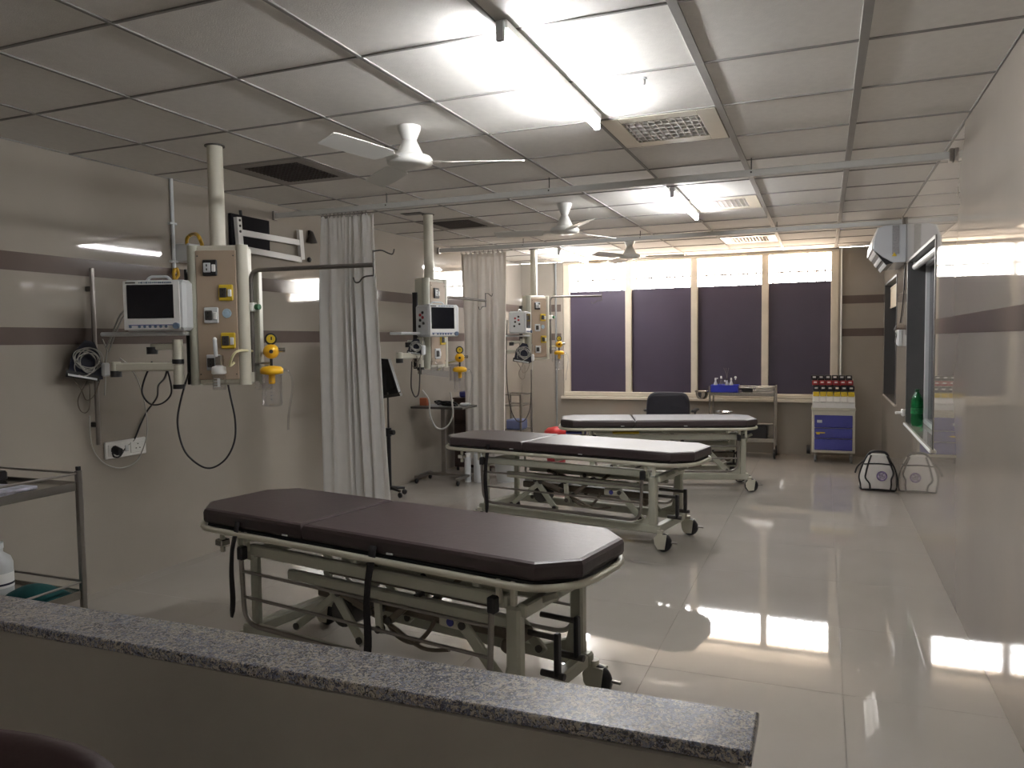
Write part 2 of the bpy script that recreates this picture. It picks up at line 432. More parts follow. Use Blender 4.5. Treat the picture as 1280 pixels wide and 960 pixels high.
# ---- ceiling: slab, one object for each tile, one for each tee bar
cl = struct(MB().box(((XL+XR)/2, (YF+YB)/2, CE+0.12), (XR-XL+0.4, YF-YB+0.4, 0.10)).build('ceiling', M_SLAB))
cx = [XL] + [XL+0.5567+0.6*k for k in range(7)] + [XR]
cy = [YB]; k = math.ceil((YB-2.0)/0.6093+1e-6)
while 2.0+k*0.6093 < YF-0.02: cy.append(2.0+k*0.6093); k += 1
cy.append(YF)
def cell(x, y):
    i = max(k for k in range(len(cx)-1) if cx[k] <= x); j = max(k for k in range(len(cy)-1) if cy[k] <= y); return i, j
VENTS = [cell(-3.15, 4.1), cell(-3.15, 6.6)]
LOUVS = [cell(-0.75, 4.1), cell(-0.75, 6.6), cell(-0.75, 9.0)]
for i in range(len(cx)-1):
    for j in range(len(cy)-1):
        if (i, j) in VENTS+LOUVS: continue
        o = tile_obj('ceiling_tile', cl, cx[i], cx[i+1], cy[j], cy[j+1], CE+0.002, CE+0.016, 0.004, 0.002, M_CEIL)
for i in range(len(cx)):
    wd = 0.017 if i not in (0, 6, 7, 8) else 0.034 if i in (6, 7) else 0.008
    x = cx[i] + (0.004 if i == 0 else -0.004 if i == len(cx)-1 else 0)
    o = MB().box((x, (YB+YF)/2, CE+0.0), (wd, YF-YB, 0.008), 0.001).build('tee_bar', M_TEEW if i in (6, 7) else M_TEE, cl)
for j in range(1, len(cy)-1):
    MB().box(((XL+XR)/2, cy[j], CE+0.0005), (XR-XL, 0.013, 0.008), 0.001).build('tee_bar', M_TEE, cl)
# black plate painted as the dark of an opening beside the second service pole
mb = MB(); mb.box((-3.27, 5.88, CE-0.001), (0.19, 0.10, 0.004)); mb.build('painted_dark_gap', M_BLACK, cl)

# ---- far window
wn = struct(MB().box(((WX0+WX1)/2, YF-0.005, WZ0-0.02), (WX1-WX0+0.05, 0.10, 0.04), 0.005).build('window_1', M_FRAME))
FY = YF+0.06
def bar(x0, x1, z0, z1, nm='frame_bar', y=FY, d=0.09, m=None, p=None):
    return MB().box(((x0+x1)/2, y, (z0+z1)/2), (x1-x0, d, z1-z0), 0.006).build(nm, m or M_FRAME, p or wn)
mull = [onY(u, 420, YF).x for u in (785, 867.5, 956)]
ex = [WX0+0.045] + mull + [WX1-0.045]
bar(WX0, WX0+0.09, WZ0, WZ1); bar(WX1-0.09, WX1, WZ0, WZ1)
for x in mull: bar(x-0.042, x+0.042, WZ0, WZ1, 'mullion')
bar(WX0, WX1, WZ0, WZ0+0.06, y=FY-0.004); bar(WX0, WX1, WZ1-0.03, WZ1, y=FY-0.004)
for k in range(4):
    a, b = ex[k]+0.040, ex[k+1]-0.040
    MB().box(((a+b)/2, FY+0.01, (FILM_Z+WZ1-0.02)/2), (b-a, 0.004, WZ1-0.02-FILM_Z)).build('pane', M_CLEAR, wn)
    z1 = FILM_Z + (0.012 if k == 3 else -0.006*(k == 0))
    MB().box(((a+b)/2, FY+0.012, (WZ0+0.05+z1)/2), (b-a, 0.006, z1-WZ0-0.05)).build('dark_film_pane', M_FILM, wn)
MB().cyl((WX0-0.10, YF-0.016, 0.0), (WX0-0.10, YF-0.016, CE-0.01), 0.014).build('conduit', mat('conduit_grey', (0.22, 0.23, 0.23), 0.5), wf)
MB().cyl((WX1+0.03, YF-0.014, 0.9), (WX1+0.03, YF-0.014, CE-0.01), 0.010).build('conduit', M_WHITE, wf)
gr = thing('window_grille', 'dark iron bar grille outside the far window', 'grille', ((WX0+WX1)/2, YF+T+0.007, 0.6))
n = 34
me = MB().cyl((0, 0, 0), (0, 0, 2.1), 0.008, n=6).mesh('grille_bar'); me.materials.append(M_GRILL)
for k in range(n):
    o = bpy.data.objects.new('grille_bar', me); COL.objects.link(o); o.parent = gr
    o.location = (-(WX1-WX0)/2+(k+0.5)*(WX1-WX0)/n, 0, 0)
for z in (0.3, 0.9, 1.5, 1.72):
    MB().box((0, 0, z), (WX1-WX0+0.16, 0.012, 0.02)).build('cross_bar', M_GRILL, gr)

# ---- right wall windows
for k, (a, b, z0, z1) in enumerate(RW):
    px = XR+0.15
    sill = struct(MB().box((XR+0.085, (a+b)/2, z0-0.011), (0.20, b-a, 0.022), 0.003).build('window_%d' % (k+2), mat('pale_sill_stone', (0.50, 0.46, 0.40), 0.2, var=0.08)))
    if k == 0: MB().box((XR-0.016, (a+b)/2, z0-0.012), (0.010, b-a+0.02, 0.02), 0.003).build('sill_edge', M_WHITE, sill)
    for (yy) in (a-0.002, b+0.002):
        s = 1 if yy < (a+b)/2 else -1
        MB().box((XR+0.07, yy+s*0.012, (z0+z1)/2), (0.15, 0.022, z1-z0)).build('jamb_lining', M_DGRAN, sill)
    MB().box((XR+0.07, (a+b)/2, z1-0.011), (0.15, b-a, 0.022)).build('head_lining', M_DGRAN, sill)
    for yy in (a+0.045, (a+b)/2, b-0.045):
        MB().box((px, yy, (z0+z1)/2), (0.04, 0.045, z1-z0-0.02), 0.004).build('frame_bar', M_GREYW, sill)
    for zz in (z0+0.02, z1-0.045):
        MB().box((px, (a+b)/2, zz), (0.04, b-a-0.05, 0.04), 0.004).build('frame_bar', M_GREYW, sill)
    for q in range(2):
        ya = a+0.06+q*((b-a)/2-0.03); yb = ya+(b-a)/2-0.09
        MB().box((px+0.012, (ya+yb)/2, (z0+z1)/2), (0.006, yb-ya+0.03, z1-z0-0.08)).build('dark_film_pane', mat('dark_glossy_film', (0.045, 0.038, 0.05), 0.18, var=0.05), sill)
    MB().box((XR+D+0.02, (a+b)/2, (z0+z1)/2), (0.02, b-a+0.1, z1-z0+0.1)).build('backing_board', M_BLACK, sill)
bl = thing('roller_blind', 'white rolled-up blind tube under the head of the nearer side window', 'blind', (XR+0.05, 6.55, 2.03))
MB().cyl((0, -0.84, 0.03), (0, 0.84, 0.03), 0.026, n=14).build('roll', M_WHITE, bl)
MB().box((0, 0.84, 0.05), (0.03, 0.01, 0.06)).build('bracket', M_GREYW, bl); MB().box((0, -0.84, 0.05), (0.03, 0.01, 0.06)).build('bracket', M_GREYW, bl)
bl = thing('roller_blind', 'cream half-lowered blind in the farther side window beside the corner', 'blind', (XR+0.075, 9.29, 1.82))
MB().cyl((0, -0.74, 0.21), (0, 0.74, 0.21), 0.026, n=14).build('roll', M_SHADE, bl)
MB().box((-0.02, 0, 0.10), (0.004, 1.46, 0.22)).build('cloth', M_SHADE, bl); MB().box((-0.02, 0, -0.01), (0.012, 1.46, 0.02), 0.003).build('bottom_bar', M_SHADE, bl)

# ---- half wall with granite top in front
GZ = 0.85
gx1, gy0, gy1 = -0.094, 1.142, 1.305
pw = struct(MB().box(((XL+gx1-0.02)/2, (gy0+gy1)/2+0.004, (GZ-0.024)/2), (gx1-0.02-XL, gy1-gy0-0.03, GZ-0.024)).build('wall_half', M_PLASTER))
mb = MB(); mb.prism([(XL, gy0-0.012), (gx1, gy0+0.028), (gx1, gy1+0.002), (XL, gy1-0.046)], GZ-0.023, GZ+0.001, 0.004)
solo(mb, 'granite_ledge', M_GRAN, 'long speckled grey granite ledge on the low half wall in front', 'ledge', origin=((XL+gx1)/2, (gy0+gy1)/2, GZ-0.024))

# ================================================================== ceiling fittings
for q, (i, j) in enumerate(LOUVS):
    x0, x1, y0, y1 = cx[i]+0.012, cx[i+1]-0.02, cy[j]+0.010, cy[j+1]-0.010
    t = thing('louvre_light', ['unlit square ceiling light with mirror louvre nearest the camera', 'unlit mirror louvre ceiling light beside the second lit tube', 'unlit louvre ceiling light closest to the far window'][q], 'ceiling light', ((x0+x1)/2, (y0+y1)/2, CE-0.004), 0, 'louvre ceiling lights')
    hw, hd = (x1-x0)/2, (y1-y0)/2; iw, idp = hw*0.68, hd*0.70
    mb = MB()
    for s in (-1, 1):
        mb.box((s*(hw+iw)/2, 0, 0.006), (hw-iw, 2*hd, 0.014), 0.002); mb.box((0, s*(hd+idp)/2, 0.006), (2*iw, hd-idp, 0.014), 0.002)
    mb.build('frame', M_CREAM, t)
    MB().box((0, 0, 0.034), (2*iw, 2*idp, 0.004)).build('reflector', M_WHITE, t)
    for s in range(11):
        MB().box((-iw+(s+0.5)*2*iw/11, 0, 0.010), (0.004, 2*idp, 0.016)).build('louvre_blade', M_LOUV, t)
    for s in range(6):
        MB().box((0, -idp+(s+0.5)*2*idp/6, 0.0105), (2*iw, 0.004, 0.016)).build('louvre_blade', M_LOUV, t)
for q, (i, j) in enumerate(VENTS):
    x0, x1, y0, y1 = cx[i]+0.012, cx[i+1]-0.012, cy[j]+0.010, cy[j+1]-0.010
    t = thing('ceiling_vent', ['dark perforated air vent in the ceiling beside the nearest service pole', 'dark perforated ceiling vent just beyond the second service pole'][q], 'vent', ((x0+x1)/2, (y0+y1)/2, CE-0.004), 0, 'ceiling vents')
    hw, hd = (x1-x0)/2, (y1-y0)/2; iw, idp = hw*0.70, hd*0.76
    mb = MB()
    for s in (-1, 1):
        mb.box((s*(hw+iw)/2, 0, 0.006), (hw-iw, 2*hd, 0.014), 0.002); mb.box((0, s*(hd+idp)/2, 0.006), (2*iw, hd-idp, 0.014), 0.002)
    mb.build('frame', M_VENTF, t)
    MB().box((0, 0, 0.004), (2*iw, 2*idp, 0.004)).build('backing', M_BLACK, t)
    mb = MB()
    for s in range(13):
        mb.box((-iw+(s+0.5)*2*iw/13, 0, -0.001), (0.007, 2*idp, 0.004)); mb.box((0, -idp+(s+0.5)*2*idp/13, -0.0012), (2*iw, 0.007, 0.004))
    mb.build('perforated_plate', M_PERF, t)

for q, (x, y0, y1) in enumerate([(-1.035, 2.50, 3.71), (-1.025, 5.68, 6.84), (-2.93, 8.80, 9.98), (-1.035, -2.0, -0.8)]):  # last tube is added out of view to brighten the half wall
    t = thing('tube_light', ['lit fluorescent tube on the ceiling nearest the camera', 'lit fluorescent tube between the two curtain rails', 'lit fluorescent tube near the left end of the far window', 'added unseen fluorescent tube behind the camera, brightening the near side of the half wall'][q], 'tube light', (x, (y0+y1)/2, CE-0.075), 0, 'fluorescent tubes')
    L = (y1-y0)/2
    MB().box((0, 0, 0.055), (0.045, 2*L, 0.035), 0.005).build('batten', M_WHITE, t)
    for s in (-1, 1): MB().box((0, s*(L+0.004), 0.03), (0.032, 0.018, 0.07), 0.004).build('lamp_holder', M_GREYW, t)
    MB().cyl((0, -L+0.01, 0.012), (0, L-0.01, 0.012), 0.013, n=12).build('tube', M_BULB if q < 3 else M_BULBW, t)

def fan(x, y, zb, angs, label):
    t = thing('ceiling_fan', label, 'ceiling fan', (x, y, zb), 0, 'ceiling fans')
    top = CE-zb
    MB().lathe([(0.060, top), (0.057, top-0.02), (0.024, top-0.10), (0.018, top-0.105)], n=20).build('canopy', M_FAN, t)
    MB().cyl((0, 0, 0.10), (0, 0, top-0.1), 0.012).build('down_rod', M_FAN, t)
    MB().lathe([(0.022, 0.155), (0.026, 0.15), (0.072, 0.055)], n=20).build('lower_canopy', M_FAN, t)
    MB().lathe([(0.075, 0.055), (0.108, 0.045), (0.118, 0.03), (0.115, 0.01), (0.09, 0.0), (0.03, -0.004)], n=28).build('motor', M_FAN, t)
    for a in angs:
        mb = MB(); M = Matrix.Rotation(a, 4, 'Z')
        rows = []
        for (r, wd) in ((0.10, 0.035), (0.16, 0.04), (0.20, 0.062), (0.40, 0.066), (0.57, 0.060), (0.59, 0.05)):
            rows.append((r, wd))
        vs = []; fs = []
        for r, wd in rows:
            for yy, zz in ((-wd, 0.006), (wd, 0.034), (wd, 0.030), (-wd, 0.002)):
                if r < 0.18: zz = 0.02+(zz-0.02)*0.3
                vs.append(M @ Vector((r, yy, zz)))
        for i in range(len(rows)-1):
            for k in range(4): fs.append((i*4+k, i*4+(k+1) % 4, (i+1)*4+(k+1) % 4, (i+1)*4+k))
        fs += [(0, 1, 2, 3), tuple((len(rows)-1)*4+k for k in (3, 2, 1, 0))]
        mb.add(vs, fs).build('blade', M_FAN, t)
fan(-1.976, 3.53, 2.375, [R(20), R(140), R(260)], 'white ceiling fan nearest the camera, in front of the first curtain rail')
fan(-1.945, 5.99, 2.335, [R(305), R(65), R(185)], 'white ceiling fan between the two curtain rails')
fan(-1.996, 8.46, 2.37, [R(5), R(125), R(245)], 'white ceiling fan against the bright far window')

# ---- curtain rails and curtains
RAILS = [(5.0, 2.482, 0.042), (7.80, 2.50, 0.045)]
for q, (y, z, h) in enumerate(RAILS):
    t = thing('curtain_rail', ['pale curtain rail spanning the room above the nearer curtain', 'pale curtain rail spanning the room in front of the air conditioner'][q], 'curtain rail', (-1.7, y, z-h/2), 0, 'curtain rails')
    MB().box(((XL+XR)/2+1.7, 0, h/2), (XR-XL-0.02, 0.030, h), 0.006).build('channel', M_RAIL, t)
    for x in (-3.0, -1.73, -0.42):
        MB().cyl((x+1.7, 0, h), (x+1.7, 0, CE-(z-h/2)), 0.004, n=6).build('hanger', M_DGREY, t)
        MB().ball((x+1.7, -0.017, h*0.6), 0.006, n=8).build('bolt', M_DGREY, t)
    for s in (-1, 1):
        xx = XL+0.012 if s < 0 else XR-0.012
        MB().box((xx+1.7, 0, h/2), (0.022, 0.05, h+0.03), 0.003).build('end_bracket', M_DSTEEL, t)

def curtain(y, ztop, zbot, xt0, xt1, xb0, xb1, folds, amp, m, label, ring_from, ring_to, hem=None, seed=1):
    t = thing('curtain', label, 'curtain', ((xt0+xt1)/2, y, zbot), 0, 'white bed curtains')
    rnd = random.Random(seed); ph = [rnd.uniform(0, 6.28) for _ in range(6)]
    N = folds*20; Mz = 30; rows = []
    for j in range(Mz+1):
        v = j/Mz; z = ztop+(zbot-ztop)*v; row = []
        for i in range(N+1):
            u = i/N
            x = (xt0+(xb0-xt0)*v**0.8)*(1-u)+(xt1+(xb1-xt1)*v**1.3)*u
            f = 2*PI*(folds*u+0.33*math.sin(2*PI*1.3*u+ph[0])+0.16*math.sin(2*PI*2.9*u+ph[1]+0.8*v))
            a = amp*(0.35+0.65*min(1, v*4))*(0.70+0.45*math.sin(7*u+ph[2]+0.7*v))
            yy = a*(math.sin(f+ph[3]+0.5*math.sin(2.0*v+ph[4]))+0.32*math.sin(2.1*f+ph[5]+1.8*v))
            yy += 0.010*math.sin(4*folds*PI*u)*max(0, 1-v*7)            # tight gathers under the hooks
            x += 0.012*math.sin(f*0.5+3*v+ph[1])*v
            if j == 0: z -= 0.0
            row.append(Vector((x-t.location.x, yy, z-zbot+(0.010*math.sin(2*folds*2*PI*u) if j == 0 else 0))))
        rows.append(row)
    o = MB().grid(rows).build('cloth', m, t)
    so = o.modifiers.new('thick', 'SOLIDIFY'); so.thickness = 0.002
    nr = folds*2
    for k in range(nr):
        x = ring_from+(ring_to-ring_from)*k/(nr-1)-t.location.x
        MB().tube([Vector((x, 0.012*math.cos(a), ztop-zbot+0.010+0.016*math.sin(a))) for a in [2*PI*i/10 for i in range(10)]], 0.0022, 5, closed=True).build('hook', M_DGREY, t)
    return t
curtain(5.0, 2.435, 0.10, -3.57, -3.115, -3.60, -3.005, 6, 0.040, M_CURT, 'grey-white pleated curtain hanging from the nearer rail', -3.57, -3.18, seed=3)
curtain(7.80, 2.448, 0.10, -3.74, -3.20, -3.73, -3.225, 5, 0.042, M_CURT2, 'cream-white translucent-topped curtain hanging from the farther rail', -3.74, -3.25, seed=8)

# ================================================================== stretchers
def stretcher(cxp, cyp, ang, L, label, straps, lift=0.0, split=0.38):
    t = thing('stretcher', label, 'stretcher', (cxp, cyp, 0), ang, 'patient stretchers')
    W = 0.60; hl, hw = L/2, W/2; c = 0.125
    ZM = 0.63+lift
    def octo(x0, x1, left, right):
        p = []
        if left: p += [(x0, hw-c), (x0, -hw+c), (x0+c, -hw)]
        else: p += [(x0, hw), (x0, -hw)]
        if right: p += [(x1-c, -hw), (x1, -hw+c), (x1, hw-c), (x1-c, hw)]
        else: p += [(x1, -hw), (x1, hw)]
        if left: p += [(x0+c, hw)]
        return p
    xs = -hl+split*L
    a = MB().prism(octo(-hl, xs-0.003, True, False), ZM, ZM+0.070, 0.018).build('mattress_section', M_VINYL, t)
    b = MB().prism(octo(xs+0.003, hl, False, True), ZM, ZM+0.070, 0.018).build('mattress_section', M_VINYL, t)
    for x in (-0.35, 0.25):
        MB().box((x, -hw-0.002, ZM+0.012), (0.035, 0.006, 0.008), 0.002).build('fixing_tab', M_GREYW, b if x > 0 else a)
    # tray under the mattress and tube frame around it
    MB().prism([(x*0.98, y*0.97) for x, y in octo(-hl, hl, True, True)], ZM-0.022, ZM-0.002).build('deck_board', M_BLACK, t)
    fr = [(-hl-0.01, -hw+0.12), (-hl+0.12, -hw-0.012), (hl-0.12, -hw-0.012), (hl+0.005, -hw+0.13), (hl+0.005, hw-0.13), (hl-0.12, hw+0.012), (-hl+0.12, hw+0.012), (-hl-0.01, hw-0.12)]
    MB().tube(rounded([(x, y, ZM-0.020) for x, y in fr], 0.09, 5, True), 0.0145, 8, True).build('tube_frame', M_CREAM, t)
    for x in (-0.62, 0.05, 0.66):
        MB().box((x, 0, ZM-0.040), (0.035, 2*hw, 0.03), 0.004).build('cross_bar', M_PALE, t)
    XA, XB = -0.62, 0.765
    for s in (-1, 1):
        y = s*(hw-0.015)
        MB().box(((XA+XB)/2, s*(hw-0.045), 0.532), (XB-XA+0.02, 0.035, 0.052), 0.006).build('upper_beam', M_PALE, t)
        MB().box(((XA+XB)/2+0.06, s*(hw-0.13), 0.418), (XB-XA-0.17, 0.035, 0.046), 0.006).build('middle_beam', M_PALE, t)
        MB().box(((XA+XB)/2+0.01, s*(hw-0.055), 0.148), (XB-XA+0.16, 0.055, 0.06), 0.008).build('chassis_beam', M_PALE, t)
        for x in (XA+0.0, XA-0.045, XB-0.01, XB+0.052):
            MB().box((x, s*(hw-0.012), 0.575), (0.022, 0.022, 0.09), 0.004).build('frame_post', M_CREAM, t)
        MB().box((XB+0.03, s*(hw-0.055), 0.335), (0.06, 0.05, 0.36), 0.01).build('corner_post', M_PALE, t)
        MB().box((XA-0.02, s*(hw-0.075), 0.335), (0.045, 0.04, 0.36), 0.01).build('corner_post', M_PALE, t)
        # gusset where post meets chassis
        M = Matrix.Translation((0, s*(hw-0.055), 0)) @ Matrix.Rotation(R(90), 4, 'X')
        MB().prism([(XB-0.14, 0.17), (XB+0.04, 0.17), (XB+0.04, 0.30), (XB+0.005, 0.30), (XB-0.02, 0.22)], -0.018, 0.018, 0, M).build('gusset', M_PALE, t)
        # drop-down side rail of bent tube
        yr = s*(hw+0.022)
        sr = MB().tube(rounded([(XA+0.0, yr, 0.535), (XA+0.015, yr, 0.21), (XB-0.035, yr, 0.21), (XB-0.02, yr, 0.535)], 0.09, 6), 0.0115, 8).build('side_rail', M_DSTEEL, t)
        for z in (0.45, 0.335):
            MB().cyl((XA+0.008, yr, z), (XB-0.027, yr, z), 0.0075, n=8).build('rail_bar', M_DSTEEL, sr)
        for x in (XA, XB-0.02):
            MB().box((x, yr-s*0.008, 0.53), (0.034, 0.04, 0.062), 0.006).build('rail_clamp', M_BLACK, t)
    for x in (XA-0.04, XB+0.06):
        MB().box((x, 0, 0.148), (0.055, 2*hw-0.12, 0.055), 0.008).build('chassis_cross_beam', M_PALE, t)
        MB().box((x, 0, 0.50), (0.04, 2*hw-0.10, 0.05), 0.006).build('upper_cross_beam', M_PALE, t)
    # lifting gear
    MB().box((0.18, -0.06, 0.335), (1.12, 0.075, 0.05), 0.008).build('lift_tube', M_BROWNM, t)
    MB().box((-0.02, 0.10, 0.37), (0.95, 0.03, 0.045), 0.006).build('lift_tube', M_BROWNM, t)
    def link(p, q, wd, nm='scissor_link', m=M_PALE, y=0.0, d=0.018):
        p, q = Vector(p), Vector(q); dd = q-p; an = math.atan2(dd.y, dd.x)
        MM = Matrix.Rotation(-an, 4, 'Y')
        o = MB().box(((p.x+q.x)/2, y, (p.y+q.y)/2), (dd.length+wd, d, wd), 0.004, MM).build(nm, m, t)
        for e in (p, q): MB().cyl((e.x, y-0.018, e.y), (e.x, y+0.018, e.y), 0.016, n=10).build('pivot_bolt', M_DGREY, o)
    for y in (-0.16, 0.16):
        link((-0.44, 0.18), (-0.17, 0.38), 0.035, y=y)
        link((-0.05, 0.19), (-0.22, 0.39), 0.045, y=y)
        link((0.50, 0.36), (0.66, 0.19), 0.05, y=y)
        link((0.05, 0.40), (0.06, 0.26), 0.038, y=y)
        link((-0.28, 0.41), (0.02, 0.33), 0.03, y=y, m=M_BROWNM)
        link((0.28, 0.44), (0.12, 0.31), 0.028, y=y, m=M_BROWNM)
    for x, z, r in ((-0.20, 0.27, 0.065), (0.0, 0.34, 0.04)):
        MB().cyl((x, -0.12, z), (x, -0.02, z), r, n=16).build('gear_drum', M_DGREY, t)
    MB().tube(smooth_path([(0.05, -0.12, 0.30), (0.14, -0.14, 0.24), (0.24, -0.14, 0.23), (0.30, -0.12, 0.29), (0.31, -0.10, 0.33)], 5), 0.010, 6).build('drive_lever', M_BROWNM, t)
    MB().tube(smooth_path([(-0.12, -0.13, 0.33), (0.10, -0.14, 0.28), (0.28, -0.15, 0.22), (0.42, -0.15, 0.24)], 5), 0.009, 6).build('drive_lever', M_BROWNM, t)
    o = MB().box((0.42, -0.12, 0.35), (0.12, 0.04, 0.055), 0.006).build('gear_housing', M_CREAM, t)
    MB().cyl((0.42, -0.145, 0.35), (0.42, -0.138, 0.35), 0.017, n=14).build('badge', M_BLUE, o)
    MB().ball((0.68, -0.12, 0.30), 0.03, n=10).build('gear_knob', M_BROWNM, t)
    # cranks at the foot end
    for y, zz in ((-0.06, 0.345), (0.10, 0.36)):
        o = MB().cyl((0.70, y, zz), (hl-0.17, y, zz), 0.012, n=8).build('crank', M_DGREY, t)
        MB().box((hl-0.17, y, zz-0.065), (0.022, 0.03, 0.17), 0.005).build('crank_arm', M_BLACK, o)
        MB().cyl((hl-0.24, y, zz-0.145), (hl-0.14, y, zz-0.145), 0.014, n=8).build('crank_grip', M_DGREY, o)
    for s in (-1, 1):
        MB().box((XB+0.10, s*0.12, 0.52), (0.10, 0.025, 0.025), 0.004, Matrix.Rotation(R(-25), 4, 'Y')).build('foot_bracket', M_PALE, t)
    # casters
    for x in (XA-0.06, XB+0.09):
        for s in (-1, 1):
            y = s*(hw-0.035); da = 0.02 if x > 0 else -0.02
            o = MB().cyl((x, y, 0.115), (x, y, 0.145), 0.024, n=12).build('caster', M_CREAM, t)
            mb = MB()
            MM = Matrix.Translation((x+da, y, 0)) @ Matrix.Rotation(R(90), 4, 'X')
            for q in (-0.024, 0.024):
                mb.prism([(-0.055, 0.052), (-0.03, 0.015), (0.02, 0.02), (0.035, 0.12), (-0.035, 0.12), (-0.06, 0.09)], q-0.002, q+0.002, 0, MM)
            mb.box((x+da, y, 0.118), (0.06, 0.052, 0.006)); mb.build('caster_fork', M_CREAM, o)
            wv = MB().lathe([(0.045, -0.016), (0.06, -0.014), (0.064, -0.007), (0.064, 0.007), (0.06, 0.014), (0.045, 0.016)], (x+da, y, 0.064), 20, (0, 1, 0)).build('wheel', M_BLACK, o)
            if x > 0: MB().box((x+da+0.07, y, 0.07), (0.07, 0.02, 0.012), 0.004).build('brake_pedal', M_DSTEEL, o)
    for (x, zlow, wd, sw) in straps:
        rows = []
        for i in range(15):
            f = i/14; z = ZM+0.035+(zlow-ZM-0.035)*f
            xx = x+sw*f*f+0.006*math.sin(9*f); hwid = wd*(1-0.35*math.sin(PI*f)**2*(0.6 if sw else 0))/2
            if f > 0.93: hwid *= 0.55
            yy = -hw-0.004-0.034*min(1, f*4)
            rows.append([Vector((xx-hwid, yy, z)), Vector((xx+hwid, yy-0.004*math.sin(7*f), z))])
        o = MB().grid(rows).build('strap', M_STRAP, t)
        so = o.modifiers.new('thick', 'SOLIDIFY'); so.thickness = 0.003
    # chrome holder at the head end
    o = MB().box((-hl+0.22, -hw+0.03, 0.545), (0.05, 0.05, 0.03), 0.004).build('drip_stand_socket', M_STEEL, t)
    MB().cyl((-hl+0.22, -hw+0.03, 0.50), (-hl+0.22, -hw+0.03, ZM-0.02), 0.012, n=8).build('socket_tube', M_CREAM, o)
    return t
stretcher(-1.765, 2.93, R(-10.4), 2.07, 'maroon-topped stretcher nearest the camera, behind the granite ledge', [(-0.66, 0.23, 0.034, -0.02), (0.165, 0.20, 0.040, -0.02)])
stretcher(-1.83, 5.72, R(-11), 2.14, 'middle of the three maroon-topped stretchers', [(-0.57, 0.12, 0.032, 0.0)])
stretcher(-1.545, 7.66, R(17), 1.90, 'farthest maroon-topped stretcher, in front of the office chair', [])

# ================================================================== bed-head service units
ZB = 1.25
def service_unit(x, y, th, label, bottom_label=None):
    t = thing('service_unit', label, 'medical panel', (x, y, ZB), th, 'bed-head service units')
    top = CE-ZB; hgt = 0.77; o0 = 0.015
    MB().cyl((0, 0, hgt), (0, 0, top), 0.042, n=20).build('ceiling_pole', M_CREAM, t)
    MB().cyl((0, 0, top-0.006), (0, 0, top), 0.055, n=20).build('pole_collar', M_DGREY, t)
    body = MB().box((o0, 0, hgt/2), (0.30, 0.13, hgt), 0.012).build('body', M_CREAM, t)
    for s in (-1, 1):
        MB().cyl((o0+s*0.135, -0.045, 0.0), (o0+s*0.135, -0.045, hgt), 0.034, n=16).build('side_profile', M_PALE if s < 0 else M_CREAM, t)
    fp = MB().box((o0, -0.071, hgt/2), (0.225, 0.012, hgt-0.06), 0.003).build('front_panel', M_PANEL, t)
    for s in (-1, 1):
        for z in (0.06, hgt-0.06): MB().cyl((o0+s*0.10, -0.080, z), (o0+s*0.10, -0.075, z), 0.004, n=8).build('screw', M_DGREY, fp)
    def outlet(lx, lz, m, m2):
        o = MB().box((lx, -0.082, lz), (0.080, 0.014, 0.088), 0.005).build('outlet', m, t)
        MB().box((lx-0.012, -0.092, lz), (0.040, 0.008, 0.052), 0.003).build('socket_face', m2, o)
        MB().box((lx+0.024, -0.092, lz-0.003), (0.020, 0.010, 0.040), 0.003).build('switch', M_WHITE, o)
        for dz in (0.012, -0.010):
            MB().box((lx-0.012, -0.097, lz+dz), (0.006, 0.003, 0.012)).build('pin_slot', M_BLACK, o)
    outlet(o0-0.03, 0.645, M_BLACK, M_GREYW)
    outlet(o0+0.055, 0.508, M_YELB, M_DGREY)
    outlet(o0-0.03, 0.385, M_GREYW, M_DGREY)
    outlet(o0+0.06, 0.245, M_YELB, M_DGREY)
    outlet(o0-0.025, 0.125, M_GREYW, M_DGREY)
    MB().lathe([(0.026, 0.0), (0.024, 0.003)], (o0+0.055, -0.078, 0.395), 18, (0, -1, 0)).build('oval_badge', M_LBLUE, t)
    rl = MB().box((o0-0.205, 0.02, hgt*0.42), (0.014, 0.05, hgt*0.84), 0.003).build('equipment_rail', M_BLACK, t)
    MB().box((o0-0.185, 0.02, hgt*0.42), (0.03, 0.02, hgt*0.8), 0.003).build('rail_spacer', M_PALE, rl)
    rl = MB().box((o0+0.205, 0.02, hgt*0.42), (0.014, 0.05, hgt*0.84), 0.003).build('equipment_rail', M_PALE, t)
    MB().box((o0+0.185, 0.02, hgt*0.42), (0.03, 0.02, hgt*0.8), 0.003).build('rail_spacer', M_PALE, rl)
    return t
P1, P2, P3 = Vector((-3.14, 3.415, 0)), Vector((-3.172, 5.966, 0)), Vector((-3.248, 8.786, 0))
TH1, TH2, TH3 = R(20), R(84), R(58)
u1 = service_unit(P1.x, P1.y, TH1, 'cream bed-head service panel on a ceiling pole, nearest the camera')
u2 = service_unit(P2.x, P2.y, TH2, 'cream service panel on the ceiling pole between the two curtains')
u3 = service_unit(P3.x, P3.y, TH3, 'cream service panel on the ceiling pole beside the far window')

def loc(P, th, x, y, z): return Vector((P.x, P.y, 0)) + Matrix.Rotation(th, 3, 'Z') @ Vector((x, y, z))

